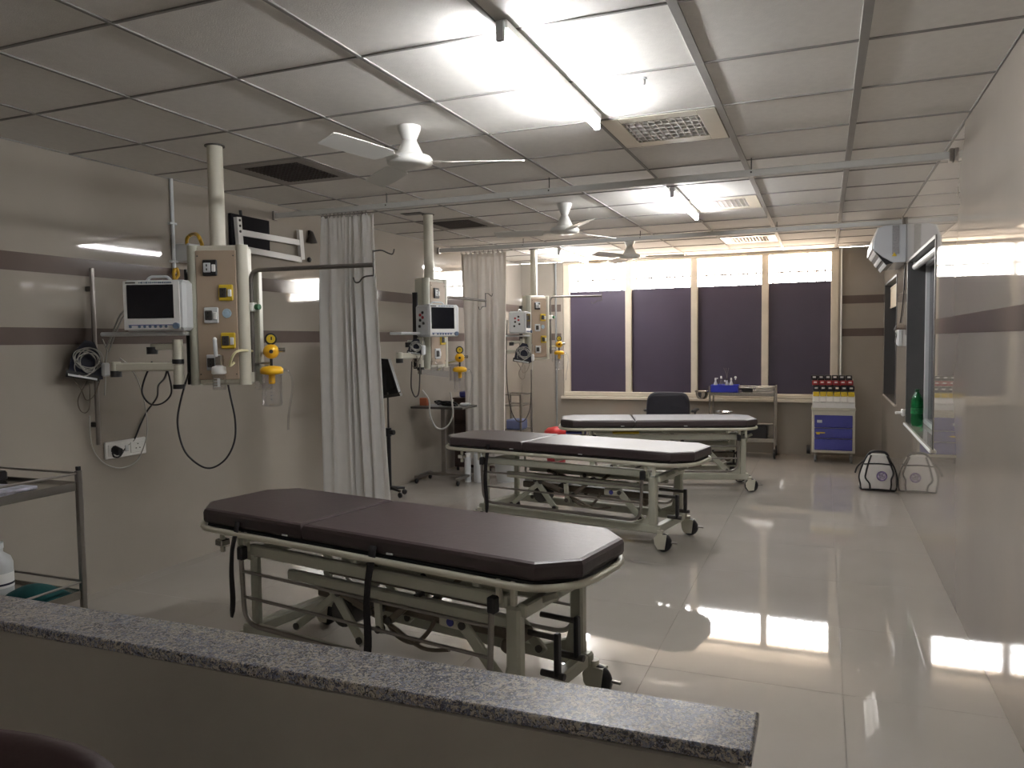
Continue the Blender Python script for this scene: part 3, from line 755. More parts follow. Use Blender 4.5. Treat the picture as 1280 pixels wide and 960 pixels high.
# swing arms that carry the monitors (part of each unit)
def swing_arm(t, lx, zt):
    # lx: local x of the arm's far end, zt: local height of the monitor shelf
    a = MB().box(((lx-0.20)/2, -0.05, zt-0.012), (abs(lx+0.20)+0.10, 0.12, 0.022), 0.006).build('monitor_shelf', M_GREYW, t)
    for z in (zt-0.10, zt-0.24):
        o = MB().cyl((-0.225, -0.05, z-0.055), (-0.225, -0.05, z+0.055), 0.027, n=16).build('arm_knuckle', M_CREAM, t)
        MB().cyl((-0.225, -0.05, z-0.08), (-0.225, -0.05, z-0.055), 0.032, n=12).build('knob', M_BLACK, o)
    b = MB().box(((-0.225+lx)/2, -0.05, zt-0.195), (abs(lx+0.225), 0.045, 0.048), 0.008).build('swing_arm', M_CREAM, t)
    MB().cyl((lx, -0.05, zt-0.215), (lx, -0.05, zt-0.165), 0.026, n=14).build('arm_end', M_CREAM, b)
    MB().cyl((lx, -0.05, zt-0.25), (lx, -0.05, zt-0.215), 0.030, n=12).build('knob', M_BLACK, b)
    c = MB().box((-0.30, -0.04, zt-0.085), (0.16, 0.03, 0.035), 0.006).build('short_arm', M_CREAM, t)
    MB().cyl((-0.375, -0.04, zt-0.125), (-0.375, -0.04, zt-0.085), 0.030, n=12).build('knob', M_BLACK, c)
swing_arm(u1, -0.58, 0.300); swing_arm(u2, -0.52, 0.31); swing_arm(u3, -0.52, 0.30)

def monitor(pos, th, wd, ht, dp, label, side_ports=False):
    t = thing('patient_monitor', label, 'monitor', pos, th, 'patient monitors')
    b = MB().box((0, 0, ht/2), (wd, dp, ht), 0.018).build('body', M_GREYW, t)
    MB().box((-0.012, -dp/2-0.002, ht/2), (wd-0.035, 0.006, ht-0.012), 0.003).build('bezel', M_WHITE, t)
    MB().box((-0.018, -dp/2-0.006, ht*0.575), (wd*0.74, 0.004, ht*0.66), 0.002).build('screen', M_SCREEN, t)
    cp = MB().box((-0.02, -dp/2-0.006, ht*0.115), (wd*0.70, 0.003, 0.004)).build('print_line', M_BLUE, t)
    for k in range(7):
        xx = -wd*0.38+k*wd*0.085+(0.0 if k == 0 else wd*0.06)
        MB().cyl((xx, -dp/2-0.009, ht*0.085), (xx, -dp/2-0.004, ht*0.085), 0.008, n=12).build('button', M_BLUEKNOB, t)
    MB().cyl((wd*0.36, -dp/2-0.022, ht*0.095), (wd*0.36, -dp/2-0.004, ht*0.095), 0.017, n=18).build('dial', M_BLUEKNOB, t)
    MB().tube(rounded([(-0.07, 0, ht-0.005), (-0.05, 0, ht+0.022), (0.05, 0, ht+0.022), (0.07, 0, ht-0.005)], 0.03), 0.008, 8).build('carry_handle', M_GREYW, t)
    rnd = random.Random(4); x = -wd*0.22
    mb = MB()
    while x < wd*0.30:                    # unreadable row of small dark characters over the screen
        q = rnd.uniform(0.004, 0.008)
        mb.box((x, -dp/2-0.0055, ht*0.945), (q, 0.002, rnd.uniform(0.006, 0.010))); x += q+rnd.uniform(0.002, 0.005)
    mb.build('printed_lettering', M_BLUEKNOB, t)
    MB().box((-wd*0.36, -dp/2-0.0055, ht*0.945), (0.055, 0.002, 0.008)).build('maker_plate', M_DGREY, t)
    if side_ports:
        for (yy, zz, m) in ((-0.02, 0.75, M_BLACK), (0.02, 0.68, M_REDD), (-0.02, 0.60, M_REDD), (0.02, 0.52, M_BLACK), (-0.03, 0.42, M_BLACK), (0.03, 0.33, M_BLACK)):
            MB().cyl((-wd/2-0.010, yy, ht*zz), (-wd/2+0.004, yy, ht*zz), 0.012, n=12).build('side_port', m, t)
    return t
n1 = dirn(TH1)
c1 = onp(201, 411, P1+n1*0.10, n1); 
monitor(Vector((c1.x, c1.y, ZB+0.302)), TH1, 0.345, 0.275, 0.13, 'white patient monitor with dark screen left of the nearest service panel')
c2 = onp(547, 421, P2+Vector((0.10, -0.30, 0)), dirn(R(50)))
monitor(Vector((c2.x, c2.y, c2.z)), R(60), 0.30, 0.265, 0.22, 'white patient monitor between the two curtains', True)
c3 = onp(650, 417, P3+Vector((0.0, -0.30, 0)), dirn(R(70)))
monitor(Vector((c3.x, c3.y, c3.z)), R(98), 0.29, 0.255, 0.20, 'white patient monitor seen from its port side near the far window', True)

# drip arms
def drip_arm(t_label, base, top_z, end, th=0):
    t = thing('drip_arm', t_label, 'drip stand', base, 0, 'drip arms on the service units')
    b = Vector(base); e = Vector(end)-b
    MB().tube(rounded([(0, 0, 0), (0, 0, top_z-b.z), e], 0.06, 6), 0.012, 10).build('bent_tube', mat('dark_brushed_steel', (0.17, 0.155, 0.14), 0.42, metal=0.6, var=0.08), t)
    c = MB().box((0, 0, (top_z-b.z)*0.64), (0.055, 0.045, 0.05), 0.006).build('clamp', M_WHITE, t)
    MB().cyl((0.03, 0, (top_z-b.z)*0.64), (0.055, 0, (top_z-b.z)*0.64), 0.016, n=10).build('clamp_knob', M_GREEN, c)
    MB().box((-0.03, 0.02, 0.04), (0.05, 0.04, 0.04), 0.005).build('lower_clamp', M_BLACK, t)
    d = Vector((e.x, e.y, 0)).normalized()
    MB().cyl(e+Vector((0, 0, -0.06)), e+Vector((0, 0, 0.075)), 0.005, n=8).build('hook_post', M_DGREY, t)
    MB().tube(smooth_path([e+Vector((0, 0, 0.07)), e+d*0.05+Vector((0, 0, 0.072)), e+d*0.09+Vector((0, 0, 0.055)), e+d*0.115+Vector((0, 0, 0.05)), e+d*0.125+Vector((0, 0, 0.075))], 4), 0.004, 6).build('hook', M_DGREY, t)
    MB().tube(smooth_path([e+Vector((0, 0, -0.055)), e-d*0.06+Vector((0, 0, -0.06)), e-d*0.09+Vector((0, 0, -0.085)), e-d*0.115+Vector((0, 0, -0.085)), e-d*0.125+Vector((0, 0, -0.06))], 4), 0.004, 6).build('hook', M_DGREY, t)
b1 = onp(317, 465, P1, n1); e1 = onY(467, 331, b1.y)
drip_arm('bent steel drip arm reaching right from the nearest service panel', b1, onp(317, 338, P1, n1).z, e1)
b2 = loc(P2, TH2, 0.26, 0.0, 1.32)
pe = onp(607, 376, b2, Vector((-0.80, 0.40, 0)).cross(Vector((0, 0, 1))))
drip_arm('thin drip arm with hooks in front of the farther curtain', b2, 1.88, onX(607, 376, b2.x+0.10))
b3 = loc(P3, TH3, 0.25, 0.0, 1.32)
drip_arm('bent drip arm reaching across the far window', b3, onp(684, 371, b3, (0, 1, 0)).z, onY(752, 370, b3.y+0.2))

# suction sets
def suction(pos, label, hose, anchor):
    t = thing('suction_set', label, 'suction unit', pos, 0, 'yellow suction units')
    f = (CAM-Vector(pos)); f.z = 0; f.normalize(); r = Vector((-f.y, f.x, 0))
    g = MB().lathe([(0.032, -0.012), (0.034, -0.008), (0.034, 0.012), (0.030, 0.014)], (0, 0, 0.235), 20, tuple(f)).build('gauge', M_BLACK, t)
    MB().lathe([(0.024, 0.0), (0.023, 0.002)], Vector((0, 0, 0.235))+f*0.014, 18, tuple(f)).build('gauge_face', M_YELB, g)
    MB().box(Vector((0.004, 0, 0.238))+f*0.018, (0.006, 0.004, 0.018)).build('needle', M_BLACK, g)
    o = MB().ball((0, 0, 0.165), 0.044, (1, 1, 0.95), 18).build('regulator', M_YEL, t)
    MB().cyl(Vector((0, 0, 0.165))+f*0.035, Vector((0, 0, 0.165))+f*0.052, 0.011, n=12).build('port', M_BLACK, o)
    MB().cyl(r*0.035+Vector((0, 0, 0.172)), r*0.075+Vector((0, 0, 0.172)), 0.013, n=12).build('knob', M_STEEL, o)
    MB().cyl((0, 0, 0.05), (0, 0, 0.125), 0.008, n=10).build('stem', M_BLACK, t)
    l = MB().lathe([(0.030, 0.0), (0.062, 0.006), (0.064, 0.03), (0.050, 0.045), (0.012, 0.05)], (0, 0, 0.035), 22).build('jar_lid', M_YEL, t)
    MB().box((0, 0, 0.012), (0.03, 0.03, 0.06), 0.006).build('float_valve', M_YEL, l)
    MB().lathe([(0.056, 0.034), (0.056, -0.13), (0.050, -0.142), (0.002, -0.142)], n=24, closed_ends=False).build('clear_jar', M_JAR, t)
    mb = MB()
    for k in range(6): mb.box(f*0.057+Vector((0, 0, -0.10+k*0.02))-r*0.005, (0.012, 0.003, 0.002))
    mb.build('scale_marks', M_BLUEKNOB, t)
    MB().tube(smooth_path([r*0.04+Vector((0, 0, 0.06)), r*0.085+Vector((0, 0, 0.055)), r*0.11+Vector((0, 0, 0.0)), r*0.105+Vector((0, 0, -0.08)), r*0.085+Vector((0, 0, -0.20)), r*0.08+Vector((0, 0, -0.28))], 6), 0.0065, 8).build('clear_hose', M_JAR, t)
    MB().tube(smooth_path([Vector(h)-Vector(pos) for h in hose], 7), 0.007, 8).build('supply_hose', M_HOSEP, t)
    an = Vector(anchor)-Vector(pos); MB().cyl((0, 0, 0.10), (an.x, an.y, 0.10), 0.007, n=8).build('mounting_bar', M_DSTEEL, t)
    MB().box(-r*0.045-f*0.03+Vector((0, 0, 0.02)), (0.09, 0.06, 0.14), 0.008).build('clear_carrier', M_JAR, t)
s1 = onp(340, 476, P1, n1)
fr1 = loc(P1, TH1, 0.11, -0.16, 0)
suction(s1, 'yellow suction regulator with clear jar right of the nearest service panel', [s1+Vector((-0.03, 0, 0.15)), s1+Vector((-0.10, 0, 0.165)), (fr1.x+0.05, fr1.y, 1.435), (fr1.x, fr1.y, 1.36), (fr1.x+0.005, fr1.y+0.03, 1.375)], b1)
s2 = onp(575, 470, b2, dirn(R(30)))
suction(s2, 'yellow suction regulator with clear jar in front of the farther curtain', [s2+Vector((-0.03, 0, 0.14)), s2+Vector((-0.16, 0, 0.10)), s2+Vector((-0.24, -0.03, 0.02)), s2+Vector((-0.28, 0.0, 0.05))], b2)
s3 = onp(699, 447, b3, dirn(R(20)))
suction(s3, 'yellow suction regulator with clear jar beside the far window frame', [s3+Vector((-0.03, 0, 0.14)), s3+Vector((-0.16, 0, 0.13)), s3+Vector((-0.26, 0.0, 0.02)), s3+Vector((-0.30, 0.03, 0.10))], b3)

# oxygen flowmeter on the first panel
fp = onp(274, 470, loc(P1, TH1, 0, -0.13, 0), n1)
t = thing('oxygen_flowmeter', 'oxygen flowmeter with clear humidifier bottle on the nearest service panel', 'flowmeter', (fp.x, fp.y, fp.z-0.075), TH1)
MB().lathe([(0.034, 0.0), (0.036, 0.01), (0.036, 0.075), (0.030, 0.085)], n=18).build('humidifier_bottle', M_JAR, t)
mb = MB()
for k in range(4): mb.box((0, -0.0362, 0.018+k*0.015), (0.03, 0.002, 0.003))
mb.box((0.012, -0.0366, 0.04), (0.016, 0.001, 0.045)); mb.build('bottle_label', M_GREYW, t)
MB().lathe([(0.032, 0.085), (0.040, 0.09), (0.036, 0.125), (0.020, 0.13)], n=18).build('cap', M_WHITE, t)
MB().box((0, 0.01, 0.16), (0.038, 0.035, 0.06), 0.006).build('valve_body', M_STEEL, t)
MB().cyl((0, 0.045, 0.16), (0, 0.0, 0.16), 0.012).build('inlet', M_STEEL, t)
MB().cyl((-0.012, -0.005, 0.18), (-0.016, -0.005, 0.275), 0.011, n=12).build('flow_tube', M_GREYW, t)
MB().ball((-0.016, -0.005, 0.275), 0.012, n=10).build('tube_tip', M_WHITE, t)

# ================================================================== left wall fittings
wp = thing('wall_pole', 'thin steel pole upright on the left wall behind the coiled cables', 'pole', (XL+0.045, 3.30, 0.89))
MB().cyl((0, 0, 0), (0, 0, 1.04), 0.013, n=12).build('pole', M_DSTEEL, wp)
for z in (0.12, 0.92): MB().box((-0.022, 0, z), (0.045, 0.03, 0.03), 0.004).build('standoff', M_DGREY, wp)
# cuff and coiled leads
def W(u, v, d=0.06): return onX(u, v, XL+d)
def cuff(P, label, s=1.0):
    t = thing('pressure_cuff', label, 'cuff', P[0], 0, 'coiled cuffs and leads')
    def q(du, dv, d): return P[1](du, dv, d)-Vector(P[0])
    ol = [(-27, -2), (-22, -26), (-6, -43), (6, -40), (14, -22), (17, 6), (10, 7)]
    A = [q(x, y, 0.03) for x, y in ol]; B = [q(x, y, 0.08) for x, y in ol]
    m = len(A)
    MB().add(A+B, [(i, (i+1) % m, m+(i+1) % m, m+i) for i in range(m)]+[tuple(range(m)), tuple(range(m, 2*m))]).build('cuff_wrap', M_NAVY, t)
    A = [q(-29, -6, 0.03), q(12, 2, 0.03), q(12, 9, 0.03), q(-30, 3, 0.03)]; B = [q(-29, -6, 0.10), q(12, 2, 0.10), q(12, 9, 0.10), q(-30, 3, 0.10)]
    MB().add(A+B, [(0, 1, 5, 4), (1, 2, 6, 5), (2, 3, 7, 6), (3, 0, 4, 7), (0, 1, 2, 3), (4, 5, 6, 7)]).build('cuff_fold', M_BLACK, t)
    A = [q(-27, -1, 0.105), q(9, 5, 0.105), q(9, 7.5, 0.105), q(-27, 1.5, 0.105)]
    B = [a+Vector((0.004, 0, 0)) for a in A]
    MB().add(A+B, [(0, 1, 5, 4), (1, 2, 6, 5), (2, 3, 7, 6), (3, 0, 4, 7), (0, 1, 2, 3), (4, 5, 6, 7)]).build('hem_strip', M_GREYW, t)
    rnd = random.Random(11)
    for k in range(7):
        cu, cv = rnd.uniform(-6, 6), rnd.uniform(-20, -12); ru, rv = rnd.uniform(13, 24), rnd.uniform(14, 24); an = rnd.uniform(0, 3)
        pts = []
        for i in range(12):
            a = 2*PI*i/12; x, y = ru*math.cos(a), rv*math.sin(a)
            pts.append(q(cu+x*math.cos(an)-y*math.sin(an)*0.6, cv+x*math.sin(an)*0.6+y*math.cos(an)*0.8, 0.10+0.012*math.sin(a*2+k)))
        MB().tube(smooth_path(pts, 3, True), 0.0032, 5, True).build('lead', M_CABLEW, t)
    MB().tube(smooth_path([q(-22, 2, 0.06), q(-10, 20, 0.06), q(-4, 32, 0.06), q(6, 26, 0.06), q(14, 4, 0.06)], 5), 0.003, 5).build('lead', M_BROWNM, t)
    MB().tube(smooth_path([q(-3, 8, 0.06), q(-14, 30, 0.06), q(-12, 44, 0.06), q(-5, 48, 0.06), q(0, 40, 0.06), q(0, 12, 0.06)], 5), 0.003, 5).build('lead', M_BROWNM, t)
    MB().box(q(20, -6, 0.11), (0.025, 0.05, 0.08), 0.008).build('lead_connector', M_GREYW, t)
    MB().tube([q(20, -14, 0.11), q(22, -30, 0.11), q(16, -44, 0.11)], 0.004, 6).build('lead', M_CABLEW, t)
    MB().tube([q(20, 2, 0.11), q(19, 26, 0.11)], 0.004, 6).build('lead', M_CABLEW, t)
    return t
cuff((W(112, 468, 0.06), lambda du, dv, d: W(112+du, 468+dv, d)), 'navy pressure cuff wrapped in coiled white leads on the left wall')
D3 = P3+Vector((0.05, -0.32, 0)); N3 = dirn(R(30))
cuff((onp(656, 462, D3, N3), lambda du, dv, d: onp(656+du*0.50, 450+dv*0.50, D3+N3*(d-0.06), N3)), 'navy cuff with bundled leads below the far service panel')
D2 = P2+Vector((0.0, -0.36, 0)); N2 = dirn(R(40))
cuff((onp(521, 440, D2, N2), lambda du, dv, d: onp(521+du*0.42, 440+dv*0.40, D2+N2*(d-0.06), N2)), 'dark cuff with tangled leads left of the middle monitor')

# cables
def cable(pts, r, m, label, k=8): return solo(MB().tube(smooth_path(pts, k), r, 6), 'cable', m, label, 'cable')
def pp(u, v, d=0.0): return onp(u, v, P1+n1*d, n1)
cable([pp(236, 466, 0.03), pp(226, 500, 0.03), pp(222, 530, 0.03), pp(230, 562, 0.03), pp(247, 580, 0.03), pp(264, 585, 0.03), pp(282, 574, 0.03), pp(293, 552, 0.03), pp(294, 525, 0.03), pp(288, 495, 0.03), pp(285, 480, 0.03)], 0.0055, M_BLACK, 'long black cable loop hanging under the nearest service panel')
cable([pp(190, 452, 0.05), pp(180, 476, 0.03), pp(178, 492, 0.03), pp(188, 505, 0.03), pp(203, 504, 0.03), pp(214, 492, 0.03), pp(212, 472, 0.03), pp(206, 453, 0.05)], 0.005, M_BLACK, 'small black cable loop under the nearest swing arm')
cable([pp(211, 453, 0.05), pp(206, 472, 0.0), W(198, 482, 0.3), W(196, 497, 0.15), W(184, 514, 0.03), W(176, 530, 0.012), W(168, 549, 0.012), W(158, 558, 0.012), W(150, 570, 0.02), W(143, 571, 0.02), W(140, 566, 0.02)], 0.0055, M_BLACK, 'black power cable running down to the wall socket')
cable([W(112, 520, 0.06), W(113, 545, 0.03), W(118, 565, 0.02), W(132, 580, 0.02), W(150, 585, 0.02), W(166, 580, 0.02), W(176, 568, 0.02), W(184, 540, 0.05), W(181, 505, 0.10), pp(172, 475, 0.0), pp(160, 456, 0.06), pp(150, 448, 0.06)], 0.0035, M_CABLEW, 'thin white cable looping from the steel pole below the wall socket')
cable([pp(163, 382, 0.03), pp(152, 392, 0.03), pp(145, 406, 0.0), W(138, 424, 0.16), W(133, 434, 0.12)], 0.006, M_CABLEW, 'thick grey lead leaving the left side of the nearest monitor')
cable([pp(163, 391, 0.03), pp(155, 395, 0.03), pp(148, 408, 0.0), W(140, 428, 0.16), W(136, 440, 0.12)], 0.005, M_CABLEW, 'second grey lead under the thick lead of the nearest monitor')
def p3(u, v): return onp(u, v, D3, N3)
cable([p3(634, 400), p3(633, 450), p3(634, 480), p3(637, 505), p3(642, 520), p3(648, 527), p3(656, 525), p3(662, 512), p3(664, 490), p3(664, 462)], 0.006, M_DGREY, 'dark cable loop hanging below the far service panel')
def p2(u, v): return onp(u, v, D2, N2)
cable([p2(515, 452), p2(514, 480), p2(516, 491), p2(520, 496), p2(524, 488), p2(525, 455)], 0.006, M_DGREY, 'dark cable loop below the middle service panel')
cable([p2(528, 488), p2(536, 500), p2(538, 520), p2(546, 535), p2(558, 534), p2(566, 518), p2(563, 490)], 0.007, M_CABLEW, 'white hose loop hanging by the overbed table')

# switch plate with plug
t = thing('socket_plate', 'white double wall socket with a black plug on the left wall', 'socket', (XL, 3.52, 0.76))
ca, cb = onX(130, 562, XL), onX(181, 561, XL)
L = cb.y-ca.y
MB().box((0.008, 0, 0.08), (0.016, L, 0.105), 0.004).build('plate', M_WHITE, t)
for s in (-1, 1):
    o = MB().box((0.018, s*L*0.27, 0.08), (0.006, L*0.36, 0.07), 0.003).build('socket_face', M_WHITE, t)
    for dy, dz in ((0, 0.018), (-0.014, -0.008), (0.014, -0.008)): MB().cyl((0.020, s*L*0.27+dy, 0.08+dz), (0.0225, s*L*0.27+dy, 0.08+dz), 0.004, n=8).build('pin_hole', M_BLACK, o)
MB().box((0.018, 0.0, 0.08), (0.008, 0.025, 0.04), 0.003).build('rocker', M_GREYW, t)
solo(MB().cyl((XL+0.02, 3.52-L*0.30, 0.84), (XL+0.07, 3.52-L*0.30, 0.835), 0.028, 0.018, 10).box((XL+0.05, 3.52-L*0.30, 0.825), (0.03, 0.04, 0.03), 0.008), 'power_plug', M_BLACK, 'black three-pin plug pushed into the left wall socket', 'plug')

# conduit, box and yellow gas hoses
t = thing('conduit_pipe', 'grey conduit pipe dropping from the ceiling to the junction box', 'pipe', (XL+0.014, 3.955, 1.95))
MB().cyl((0, 0, 0), (0, 0, CE-1.95), 0.012, n=10).build('pipe', M_GREYW, t)
for z in (0.33, 0.08): MB().box((-0.002, 0, z), (0.026, 0.06, 0.014), 0.003).build('saddle_clip', M_GREYW, t)
t = thing('junction_box', 'grey metal junction box on the left wall behind the nearest service panel', 'junction box', (XL, 4.05, 2.03))
MB().box((0.06, 0, 0.06), (0.12, 0.15, 0.12), 0.006).build('box', M_GREYW, t); MB().box((0.122, 0.03, 0.06), (0.004, 0.085, 0.10), 0.002).build('cover', M_WHITE, t)
hs = W(232, 308, 0.12)
cable([W(234, 308, 0.10), W(234, 298, 0.12), W(240, 293, 0.2), onp(247, 294, P1-n1*0.05, n1), onp(252, 304, P1-n1*0.03, n1), onp(253, 312, P1-n1*0.03, n1)], 0.011, M_HOSEY, 'yellow gas hose arching over the top of the nearest service panel')
cable([W(218, 336, 0.05), W(217, 344, 0.06), W(220, 352, 0.10), W(228, 356, 0.2), W(238, 355, 0.35)], 0.011, M_HOSEY, 'yellow gas hose curling behind the nearest monitor')
cable([W(217, 342, 0.03), W(221, 336, 0.04), W(223, 344, 0.05), W(219, 349, 0.05)], 0.010, M_HOSEY, 'short yellow hose coupling at the foot of the grey conduit')

# television bracket
t = thing('wall_bracket', 'white slotted metal bracket high on the left wall', 'bracket', (XL, 4.9, 2.18))
def wb(u0, v0, u1, v1, wd, d0, d1, nm, m):
    a, b = onX(u0, v0, XL), onX(u1, v1, XL); dd = (b-a); an = math.atan2(dd.z, dd.y)
    MM = Matrix.Rotation(an, 4, 'X')
    c = (a+b)/2-t.location
    return MB().box((( d0+d1)/2, c.y, c.z), (d1-d0, dd.length, wd), 0.002, MM).build(nm, m, t)
o1 = wb(291, 272, 294, 308, 0.05, 0.02, 0.06, 'upright', M_WHITE); o2 = wb(370, 288, 373, 325, 0.05, 0.02, 0.05, 'upright', M_WHITE)
wb(296, 291, 371, 304, 0.045, 0.03, 0.045, 'cross_rail', M_WHITE); wb(296, 311, 372, 325, 0.045, 0.03, 0.045, 'cross_rail', M_WHITE)
for k, v in enumerate((276, 283, 290)):
    q = onX(291.5+k*0.4, v, XL)-t.location; MB().cyl((0.058, q.y, q.z), (0.063, q.y, q.z), 0.010, n=8).build('slot', M_BLACK, o1)
t = thing('black_wall_box', 'flat black box mounted behind the white wall bracket', 'box', (XL, 4.72, 2.2))
a, b = onX(285, 283, XL), onX(334, 303, XL)
MB().box((0.014, (a.y+b.y)/2-4.72, (a.z+b.z)/2-2.2+0.005), (0.028, b.y-a.y, 0.25), 0.004).build('case', mat('matt_black_paint', (0.012, 0.011, 0.014), 0.85, spec=0.2, var=0.1), t)
q = onX(299, 263, XL); q2 = onX(301, 284, XL)
MB().tube([Vector((0.01, q.y-4.72, q.z-2.2)), Vector((0.012, q2.y-4.72, q2.z-2.2))], 0.012, 6).build('lead', M_BLACK, t)
t = thing('wall_lamp', 'small dark spot lamp high on the left wall beside the nearer curtain', 'wall lamp', (XL, 5.44, 2.31))
MB().lathe([(0.012, 0.105), (0.020, 0.085), (0.045, 0.02), (0.045, 0.01)], (0.03, 0, 0), 12).build('cone', M_DGREY, t)
MB().box((0.012, 0, 0.09), (0.024, 0.03, 0.05), 0.004).build('mount', M_BLACK, t)
solo(MB().lathe([(0.022, 0), (0.022, 0.012), (0.012, 0.02)], (XL, 5.432, 2.18), 12, (1, 0, 0)), 'wall_button', M_BLACK, 'small black round button on the left wall below the spot lamp', 'button', origin=(XL, 5.432, 2.158))

# ================================================================== stainless trolley at the left edge
t = thing('steel_trolley', 'two-shelf stainless trolley standing against the left wall behind the ledge', 'trolley', (-3.66, 2.40, 0))
px0, px1, py0, py1 = -0.31, 0.33, -0.27, 0.24
for x in (px0, px1):
    for y in (py0, py1):
        o = MB().box((x, y, 0.49), (0.026, 0.026, 0.77), 0.003).build('post', M_DSTEEL, t)
        MB().box((x, y, 0.885), (0.018, 0.018, 0.02), 0.002).build('post_cap', M_BLACK, o)
        c = MB().cyl((x, y, 0.075), (x, y, 0.11), 0.012).build('caster', M_DGREY, t)
        MB().lathe([(0.03, -0.012), (0.04, -0.01), (0.04, 0.01), (0.03, 0.012)], (x, y, 0.04), 14, (1, 0, 0)).build('wheel', M_BLACK, c)
for z in (0.27, 0.80):
    o = MB().box(((px0+px1)/2, (py0+py1)/2, z), (px1-px0, py1-py0, 0.012), 0.002).build('shelf', M_STEEL, t)
    for y in (py0, py1): MB().box(((px0+px1)/2, y, z+0.0), (px1-px0, 0.006, 0.04), 0.001).build('shelf_lip', M_STEEL, o)
    for x in (px0, px1): MB().box((x, (py0+py1)/2, z+0.0), (0.006, py1-py0, 0.04), 0.001).build('shelf_lip', M_STEEL, o)
    zr = z+0.062
    for y in (py0, py1): MB().cyl((px0, y, zr), (px1, y, zr), 0.006, n=8).build('guard_rail', M_DSTEEL, t)
    for x in (px0, px1): MB().cyl((x, py0, zr), (x, py1, zr), 0.006, n=8).build('guard_rail', M_DSTEEL, t)
solo(MB().box((-3.60, 2.36, 0.815), (0.40, 0.22, 0.016), 0.004, Matrix.Rotation(R(8), 4, 'Z')), 'paper_stack', M_PAPER, 'stack of papers in a glossy plastic sleeve on the upper trolley shelf', 'papers')
solo(MB().box((-3.86, 2.545, 0.8325), (0.16, 0.13, 0.05), 0.01), 'black_case', M_BLACK, 'flat black case behind the papers on the upper trolley shelf', 'case')
mb = MB(); rows = []
for i in range(9):
    f = i/8; a = 0.055*math.sin(PI*min(1, 0.12+f*0.9))**0.6; row = []
    for k in range(11):
        g = PI*k/10; row.append(Vector((-3.585+0.22*f, 2.49+0.075*math.cos(g)+0.05*f, 0.277+a*math.sin(g)*1.15)))
    rows.append(row)
mb.grid(rows); mb.add([rows[0][k] for k in range(11)], [tuple(range(11))]); mb.add([rows[-1][k] for k in range(11)], [tuple(range(11))])
mb.add([rows[0][0], rows[-1][0], rows[-1][-1], rows[0][-1]], [(0, 1, 2, 3)])
solo(mb, 'teal_cloth_roll', M_TEAL, 'rolled teal surgical cloth on the lower trolley shelf', 'cloth')
t = thing('plastic_bottle', 'pale clear plastic bottle with printed label at the left edge of the lower trolley shelf', 'bottle', (-3.665, 2.455, 0.277))
MB().lathe([(0.06, 0), (0.065, 0.01), (0.065, 0.16), (0.055, 0.19), (0.025, 0.215), (0.025, 0.235)], n=18).build('body', mat('milky_plastic', (0.50, 0.52, 0.52), 0.3, var=0.08), t)
MB().lathe([(0.028, 0.235), (0.028, 0.262)], n=14).build('cap', M_GREYW, t)
MB().cyl((0, 0, 0.05), (0, 0, 0.12), 0.0662, n=18, caps=False).build('label_wrap', M_WHITE, t)
MB().cyl((0, 0, 0.062), (0, 0, 0.072), 0.0667, n=18, caps=False).build('label_line', M_NAVY, t)

# chair top in front of the half wall
t = thing('visitor_chair', 'dark maroon rounded chair back at the bottom left corner', 'chair', (-1.15, 0.80, 0), R(4))
rows = []
for i in range(21):
    a = PI*i/20; row = []
    for (d, sc) in ((-0.035, 0.86), (-0.025, 0.97), (0.0, 1.0), (0.025, 0.97), (0.035, 0.86)):
        x = 0.235*sc*math.copysign(abs(math.cos(a))**0.55, math.cos(a)); z = 0.60+0.262*sc*abs(math.sin(a))**0.6
        row.append(Vector((x, d+0.02*(x/0.235)**2*-1, z)))
    rows.append(row)
mb = MB().grid(rows)
for k in (0, 4): mb.add([r_[k] for r_ in rows], [tuple(range(21))])
mb.build('backrest', M_CHAIR, t)
mb = MB(); mb.prism([(-0.24, -0.46), (0.24, -0.46), (0.25, -0.06), (-0.25, -0.06)], 0.42, 0.50, 0.02); mb.build('seat', M_CHAIR, t)
for x in (-0.20, 0.20):
    MB().tube(rounded([(x, -0.42, 0), (x, -0.42, 0.43)], 0.02), 0.012).build('leg', M_DGREY, t)
    MB().tube([(x, -0.04, 0), (x, -0.05, 0.43), (x, 0.0, 0.66)], 0.012).build('leg', M_DGREY, t)

# ================================================================== things by the left wall further back
t = thing('display_stand', 'black display tilted on a slim wheeled stand behind the nearer curtain', 'display stand', (-3.86, 6.38, 0))
def st(u, v, dy=0.0): return onY(u, v, 6.38+dy)-t.location
MB().cyl((0, 0, 0.06), (0, 0, 0.62), 0.020, n=12).build('lower_tube', M_BLACK, t)
MB().cyl((0, 0, 0.60), (0, 0, 1.0), 0.009, n=10).build('upper_tube', M_DGREY, t)
o = MB().cyl((0, 0, 0.58), (0, 0, 0.66), 0.028, n=12).build('clamp_collar', M_BLACK, t)
MB().cyl((0.02, -0.01, 0.62), (0.07, -0.02, 0.62), 0.024, n=10).build('clamp_knob', M_BLACK, o)
A = [st(474, 448), st(485, 449), st(498, 490), st(496, 494), st(474, 494)]
B = [a+Vector((0, 0.05, 0)) for a in A]
MB().add(A+B, [(i, (i+1) % 5, 5+(i+1) % 5, 5+i) for i in range(5)]+[(0, 1, 2, 3, 4), (5, 6, 7, 8, 9)]).build('display_case', M_BLACK, t)
A = [st(483, 462, -0.004), st(487, 464, -0.004), st(494, 486, -0.004), st(483, 489, -0.004)]; B = [a+Vector((0, 0.003, 0)) for a in A]
MB().add(A+B, [(0, 1, 5, 4), (1, 2, 6, 5), (2, 3, 7, 6), (3, 0, 4, 7), (0, 1, 2, 3), (4, 5, 6, 7)]).build('glass_front', M_SCREEN, t)
